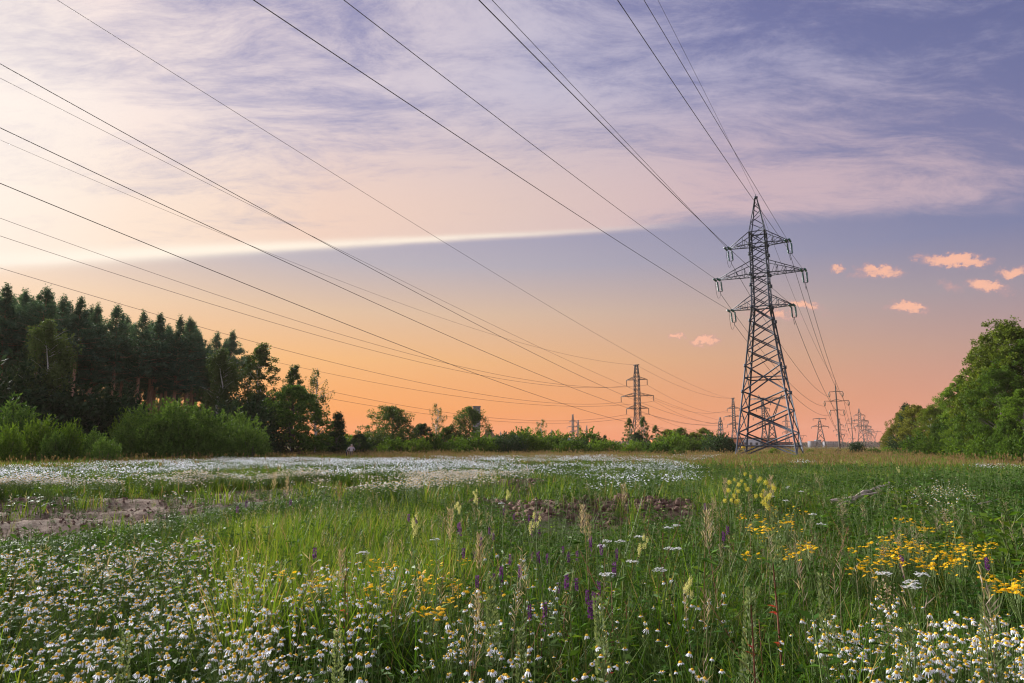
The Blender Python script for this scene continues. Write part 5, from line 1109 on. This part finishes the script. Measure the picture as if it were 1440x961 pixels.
def mugwort(h=.9):
    g, tip, P = stem_geo(h, .03, .0045, 1, 5); leaf_along(g, P, 34, .075, .03, 0, .05, .7, .7); f = Geo(); n = 420; t = rnd(n, .48, 1.0); a = rnd(n, 0, 6.28); w = .024 * (1.15 - t) / .6 + .004
    Q = np.stack([P[-1][0] * t ** 2 + w * np.cos(a), P[-1][1] * t ** 2 + w * np.sin(a), h * t], 1); f.leaves(Q, unit(np.stack([np.cos(a) * .6, np.sin(a) * .6, np.ones(n)], 1)), rdir(n), .020, .009, 0)
    return [('leafy_stem', g.mesh('leafy_stem', [M['mugwort'], M['stem']])), ('flower_spike', f.mesh('flower_spike', M['mugwort']))]
def willowherb(h=.8):
    g, tip, P = stem_geo(h, .03, .0055, 1, 5); leaf_along(g, P, 34, .075, .022, 0, .1, 1.0, .6); f = Geo(); leaf_along(f, P, 14, .06, .022, 0, .1, .9, .5, .3)
    return [('stem', g.mesh('stem', [M['herb'], M['redstem']])), ('red_leaf', f.mesh('red_leaf', M['redleaf']))]
def sapling(h=.7):
    g = Geo(); f = Geo()
    for i in range(7):
        s, tip, P = stem_geo(h * rnd(1, .6, 1.1)[0], .32, .006, 0, 5); g.merge(s); leaf_along(f, P, 17, .11, .060, 0, .25, 1.0, .5)
    return [('stem', g.mesh('stem', M['stem'])), ('foliage', f.mesh('foliage', M['bright_leaf']))]
def dead_herb(h=.6):
    g, tip, P = stem_geo(h, .06, .003, 0, 4); f = Geo(); n = 150; t = rnd(n, .55, 1.05); a = rnd(n, 0, 6.28); w = .05 * rnd(n); f.leaves(np.stack([P[-1][0] + w * np.cos(a), P[-1][1] + w * np.sin(a), h * t], 1), rdir(n), rdir(n), .014, .008, 0)
    return [('stem', g.mesh('stem', M['dry'])), ('seed_head', f.mesh('seed_head', M['reed']))]
KINDS = {}
def kindset(k, fn, n, *a):
    KINDS[k] = [fn(*a) for _ in range(n)]
for k, fn, n in (('ragwort', ragwort, 4), ('betony', betony, 4), ('yarrow', yarrow, 3), ('meadow_rue', meadow_rue, 3), ('reed_grass', reed, 3), ('mugwort', mugwort, 3), ('willowherb', willowherb, 2), ('sapling', sapling, 3), ('dead_herb', dead_herb, 2)): kindset(k, fn, n)
KINDS['rusty_reed'] = [reed(1.0, 'dry_red')]; KINDS['gold_rue'] = [meadow_rue(1.1, 1500, .085, 'gold_rue', (-.14, .10)), meadow_rue(1.1, 1300, .07, 'gold_rue', (-.14, .1))]
KH = dict(ragwort=.62, betony=.62, yarrow=.66, meadow_rue=1.12, reed_grass=1.0, mugwort=.9, willowherb=.8, sapling=.62, dead_herb=.62, rusty_reed=1.0, gold_rue=1.2)
def plant(k, px, py, h, label, group=None, name=None, cat='flower', wide=1.0):
    x, y = top_at(px, py, h); z = float(gz(x, y)); t = thing(name or k, label, cat, (x, y, z - .01), rnd(1, 0, 6.28)[0], group, ((h - z) / KH[k] * wide, (h - z) / KH[k] * wide, (h - z) / KH[k]))
    for n, me in KINDS[k][rng.randint(len(KINDS[k]))]:
        o = obj(n, me, t)
        if n in ('flower_cluster', 'umbel', 'blossom_panicle', 'seed_panicle', 'red_leaf'): o['kind'] = 'stuff'
def inside(poly, n):
    xs = [p[0] for p in poly]; ys = [p[1] for p in poly]; o = []
    while len(o) < n:
        a, b = rng.uniform(min(xs), max(xs)), rng.uniform(min(ys), max(ys))
        if inpoly(np.array([a]), np.array([b]), poly)[0]: o.append((a, b))
    return o
for poly, n, lb, gr in (([(1255, 745), (1300, 760), (1390, 755), (1395, 785), (1340, 790), (1310, 800), (1250, 790), (1225, 770)], 46, 'golden yellow ragwort plant in the dense yellow group right of the middle', 'ragwort in the dense yellow group'),
                        ([(1175, 745), (1240, 750), (1250, 800), (1180, 800)], 10, 'golden yellow ragwort plant scattered left of the dense yellow group', 'scattered ragwort beside the dense group'),
                        ([(1255, 724), (1340, 724), (1340, 748), (1255, 748)], 10, 'small golden ragwort plant behind the dense yellow group', 'ragwort behind the dense group'),
                        ([(1040, 712), (1140, 708), (1160, 760), (1140, 780), (1050, 775)], 26, 'golden yellow ragwort plant near the tall mugwort spike', 'ragwort near the tall mugwort'),
                        ([(1378, 806), (1405, 800), (1440, 800), (1440, 822), (1380, 822)], 9, 'golden ragwort plant above the pale bare soil at the right edge', 'ragwort at the right edge'),
                        ([(505, 778), (680, 768), (665, 800), (690, 830), (600, 850), (540, 830)], 17, 'golden ragwort plant among the purple spikes left of the middle', 'ragwort left of the middle'),
                        ([(400, 790), (480, 805), (475, 842), (400, 835)], 4, 'golden ragwort plant standing among the white carpet', 'ragwort in the chamomile carpet')):
    for px, py in inside(poly, n): plant('ragwort', px, py, rng.uniform(.56, .70), lb, gr, 'ragwort_plant')
for px, py in inside([(560, 715), (700, 712), (840, 725), (885, 800), (850, 850), (740, 850), (650, 800)], 40): plant('betony', px, py, rng.uniform(.55, .70), 'purple betony spike in the grass of the middle meadow', 'betony in the middle meadow', 'betony_plant', wide=.68)
for px, py, lb in ((354, 705, 'purple betony spike by the bare track, second from the left'), (341, 711, 'purple betony spike by the bare track, first from the left'), (402, 703, 'purple betony spike by the bare track, third from the left'), (450, 772, 'lone purple betony spike over the white carpet'), (985, 708, 'purple betony spike in front of the brown soil heap'), (1017, 740, 'dark purple betony spike between soil heap and mugwort'), (1027, 748, 'second dark purple betony spike left of the mugwort'), (1280, 783, 'purple betony spike inside the dense yellow group'), (1373, 783, 'purple betony spike beside the right end of the yellow group'), (790, 806, 'largest purple betony spike in the middle'), (855, 790, 'bright purple betony spike right of the largest one')):
    plant('betony', px, py, .66, lb, None, 'betony_plant', wide=.8)
for i, (px, py) in enumerate(((845, 757), (933, 740), (962, 737), (898, 753), (870, 759), (858, 764), (1105, 683), (1092, 697), (1098, 702), (1150, 722), (1158, 735), (940, 769), (957, 770), (1258, 803), (1280, 801), (1283, 812), (1278, 820), (705, 706), (617, 757), (516, 772), (1108, 685), (925, 795), (885, 788), (1127, 690), (867, 803))):
    plant('yarrow', px, py, .68, 'flat white yarrow umbel, number %s from the left of its kind' % (i + 1) if False else 'flat white yarrow umbel on a thin stalk above the grass', 'yarrow umbels in the grass', 'yarrow_plant', wide=.85)
for px, py, lb in ((645, 678, 'pale yellow meadow rue, first of three by the grey soil'), (668, 671, 'pale yellow meadow rue, second of three by the grey soil'), (716, 667, 'pale yellow meadow rue, tallest of three by the grey soil'), (755, 695, 'pale yellow meadow rue before the brown soil heap'), (908, 727, 'pale yellow meadow rue on a tall bare stalk in mid meadow'), (960, 762, 'drooping pale yellow meadow rue beside the yarrow'), (1262, 648, 'single pale yellow meadow rue before the right-hand wood'), (588, 697, 'small faded meadow rue left of the soil heap'), (1183, 641, 'pale meadow rue under the concrete pole')):
    plant('meadow_rue', px, py, 1.05 if py < 720 else .93, lb, 'meadow rue', 'meadow_rue_plant', wide=.55)
for px, py, lb in ((1028, 655, 'yellow meadow rue clump before the big pylon, left stalk'), (1050, 649, 'yellow meadow rue clump before the big pylon, tallest stalk'), (1066, 652, 'yellow meadow rue clump before the big pylon, third stalk'), (1078, 660, 'yellow meadow rue clump before the big pylon, right stalk')):
    plant('gold_rue', px, py, 1.16, lb, 'meadow rue', 'meadow_rue_plant', wide=1.0)
for i, (px, py, h, lb) in enumerate(((388, 667, 1.0, 'pale reed grass plume rising at the far edge of the track'), (403, 673, 1.0, 'second pale reed grass plume beside the first at the track'), (622, 722, .95, 'brown reed plume beside the purple spikes, left of the soil heap'), (684, 754, .9, 'short brown reed plume in front of the soil heap'), (828, 714, .95, 'pink-brown reed plume at the left of the yarrow'), (826, 726, .9, 'lower pink-brown reed plume near the yarrow'), (870, 684, 1.0, 'thin reed plume on top of the brown soil'), (982, 722, 1.0, 'tall pinkish reed plume in front of the soil heap'), (1082, 672, 1.05, 'pale reed plume beside the yellow meadow rue'), (1022, 676, 1.0, 'pale reed plume left of the yellow meadow rue'), (497, 778, .85, 'brown reed plume over the white carpet'), (660, 838, .75, 'small pale reed plume in the foreground grass'), (1078, 693, .9, 'short reed plume on the reddish soil'))):
    plant('reed_grass', px, py, h, lb, 'reed grass plumes', 'reed_grass', 'grass', 1.05)
plant('rusty_reed', 471, 680, .95, 'rust-brown dock spike standing at the edge of the track', None, 'dock_plant', 'plant', 1.1)
for px, py, h, lb in ((1088, 712, .95, 'tallest grey-green mugwort spike right of the middle'), (697, 808, .80, 'grey-green mugwort spike in the foreground left of the middle'), (1160, 806, .80, 'grey-green mugwort spike above the bottom right chamomile'), (1043, 822, .78, 'grey-green mugwort spike left of the red-leaved stalk'), (735, 880, .66, 'low mugwort spike in the bottom middle chamomile'), (852, 838, .76, 'slim mugwort spike near the bright purple betony'), (1388, 838, .78, 'light green mugwort in front of the pale bare soil'), (1272, 872, .70, 'mugwort spike within the bottom right chamomile'), (480, 884, .66, 'mugwort spike in the lower left chamomile carpet'), (180, 888, .64, 'mugwort spike low in the left chamomile carpet')):
    plant('mugwort', px, py, h, lb, 'mugwort spikes', 'mugwort_plant', 'plant', 1.15)
for px, py, h, lb in ((1092, 790, .82, 'tall red-stemmed willowherb with red leaves at right of the bottom middle'), (1056, 848, .72, 'shorter red-leaved willowherb left of the tall one'), (490, 805, .70, 'red-leaved willowherb in the white carpet'), (846, 885, .62, 'small red-leaved willowherb at the bottom middle')):
    plant('willowherb', px, py, h, lb, 'red-leaved willowherbs', 'willowherb_plant', 'plant', 1.1)
for i, (px, py, h, lb) in enumerate(((1165, 690, .75, 'leafy sapling left of the grey dead branch'), (1188, 672, .85, 'tallest leafy sapling beside the grey dead branch'), (1262, 680, .8, 'leafy sapling right of the grey dead branch'), (1300, 700, .7, 'leafy sapling below the white flower bunch'), (1232, 706, .65, 'low leafy sapling under the grey dead branch'), (1400, 735, .7, 'leafy sapling near the right edge'), (1425, 752, .7, 'broad leafy sapling against the right edge'), (1380, 716, .75, 'leafy sapling behind the brown dead branch'), (1405, 768, .65, 'low leafy sapling above the right ragwort'), (1435, 720, .8, 'tall leafy sapling cut by the right edge'), (1330, 722, .65, 'leafy sapling behind the yellow group'))):
    plant('sapling', px, py, h, lb, 'leafy saplings', 'sapling', 'plant', 1.15)
for i, (px, py) in enumerate(((1262, 752), (1245, 765), (1298, 752), (1325, 716), (1180, 700), (1410, 705), (1000, 700), (1242, 818))): plant('dead_herb', px, py, .66, 'faded brown seed head among the green plants at right', 'faded seed heads', 'seed_head_plant', 'plant')
for i in range(26):                      # the loose white bunch behind the yellow group
    px = 1318 + rng.normal() * 32; py = 690 + rng.normal() * 9; x, y = top_at(px, py, .62); k = rng.randint(6)
    t = thing('chamomile_plant', 'white chamomile plant in the loose bunch behind the yellow ragwort', 'flower', (x, y, float(gz(x, y))), rnd(1, 0, 6.28)[0], 'chamomile behind the ragwort', (.62 - float(gz(x, y))) / .58 * 1.0); obj('leafy_stem', CHM[k], t); kind(obj('blossoms', CHB[k], t), 'stuff')
# ---- dead branches and soil clods
def branch(label, a, b, r, twigs):
    a, b = np.array(a), np.array(b); g = Geo(); n = 9; u = np.linspace(0, 1, n)[:, None]; P = a * (1 - u) + b * u + rng.normal(size=(n, 3)) * r * .3; g.tube(P, np.linspace(r, r * .45, n) * rnd(n, .8, 1.2), 8); m = bpy.data.objects
    t = thing('dead_branch', label, 'branch', (0, 0, 0)); obj('bough', g.mesh('bough', M['dead_wood'], True), t)
    for k in range(twigs):
        i = rng.randint(2, n - 1); e = P[i] + rng.normal(size=3) * np.array([.2, .15, .10]) * np.linalg.norm(b - a) * .45 + UPV * .03; q = Geo(); q.tube([P[i], (P[i] + e) / 2 + rng.normal(size=3) * .02, e], [r * .45, r * .3, r * .12], 5); obj('twig', q.mesh('twig', M['dead_wood'], True), t)
branch('grey dead branch lying slanted among leafy saplings', at(1178, 711, 11.0), at(1250, 680, 11.8), .042, 3)
branch('second grey dead branch lying crossed under the slanted one', at(1168, 706, 11.3), at(1232, 694, 11.2), .028, 2)
branch('thin brown dead branch lying near the right edge', at(1366, 712, 11.0), at(1404, 703, 11.4), .022, 3)
def clod(n=9, m=6, flat=.7):
    g = Geo(); V = []; ph = rnd(6, 0, 6.28)
    for i in range(m):
        th = math.pi * i / (m - 1)
        for j in range(n):
            a = j * 6.283 / n; r = 1 + .22 * math.sin(2 * a + ph[0] + th) + .18 * math.sin(3 * a + ph[1] - 2 * th) + .15 * math.sin(5 * th + ph[2]) + rng.normal() * .17; V.append((r * math.sin(th) * math.cos(a), r * math.sin(th) * math.sin(a), flat * r * math.cos(th)))
    g.add(V, [[i * n + j, (i + 1) * n + j, (i + 1) * n + (j + 1) % n, i * n + (j + 1) % n] for i in range(m - 1) for j in range(n)]); return g.mesh('clod', M['clod'])
CL = [clod() for _ in range(4)]; CLF = [clod(9, 6, .3) for _ in range(3)]
x, y = sector(110000, 4.5, 24, 44); k = soilmask(x, y) > .5; x, y = x[k], y[k]; brown = np.zeros(len(x), bool)
for (a, b), (rx, ry), h in MOUND[:4]: brown |= ((x - a) / rx) ** 2 + ((y - b) / ry) ** 2 < 1.2
k = brown | (rnd(len(x)) < .35); x, y, brown = x[k][:12000], y[k][:12000], brown[k][:12000]; z, _ = gzs(x, y); s = np.where(brown, .008 + .075 * rnd(len(x)) ** 5, .006 + .030 * rnd(len(x)) ** 4)
scatter('soil_clods', CL, np.stack([x, y, z + s * .2], 1), rnd(len(x), 0, 6.28), s, 'brown crumbly clods of dug soil')
k = inpoly(x, y, SOIL_W[4]); xa, ya = sector(30000, 5, 8, 44); k = inpoly(xa, ya, SOIL_W[4]); xa, ya = xa[k][:500], ya[k][:500]; za, _ = gzs(xa, ya); s = .02 + .09 * rnd(len(xa)) ** 2
scatter('soil_crust', CLF, np.stack([xa, ya, za + s * .1], 1), rnd(len(xa), 0, 6.28), s, 'pale cracked slabs of dry soil at the right edge')
# ---- the meadow goes on beside and behind the camera
def around(x, y, h): return (np.hypot(x, y) < 1.7) | (np.abs(np.arctan2(x, y)) > R(40))
lay('meadow_grass', G0, 2600, .3, 7, .6, .5, 1.05, 'green grass beside the viewpoint', around, 130)
lay('meadow_herbs', H0, 1500, .3, 6, .4, .5, 1.1, 'leafy plants beside the viewpoint', around, 130)
lay('meadow_grass', G1, 3600, 6, 16, .58, .5, 1.0, 'green grass farther beside the viewpoint', around, 95)
lay('meadow_grass', G2, 3500, 14, 34, .50, .5, 1.0, 'green grass far beside the viewpoint', around, 75)
lay('chamomile_patch', CHW, 420, 1.3, 5.5, .55, .8, 1.1, 'white chamomile continuing beside the viewpoint', lambda x, y, h: (np.arctan2(x, y) < -R(41)) | ((np.arctan2(x, y) > R(44)) & (np.hypot(x, y) < 3.4)), 100)
# ------------------------------------------------------------------ evening haze
def haze():
    g = Geo(); g.box((-1430, -1430, -1.7), (1430, 1430, 42))
    m = bpy.data.materials.new('haze'); m.use_nodes = True; t = NT(m.node_tree)
    v = t.n('ShaderNodeVolumePrincipled'); v.inputs['Color'].default_value = (.95, .78, .66, 1); v.inputs['Density'].default_value = HAZE; v.inputs['Anisotropy'].default_value = 0.0
    o = t.n('ShaderNodeOutputMaterial'); t.nt.links.new(v.outputs[0], o.inputs['Volume'])
    kind(obj('haze', g.mesh('haze', m)), 'stuff', 'thin evening haze over the far field')
HAZE = .00013
haze()
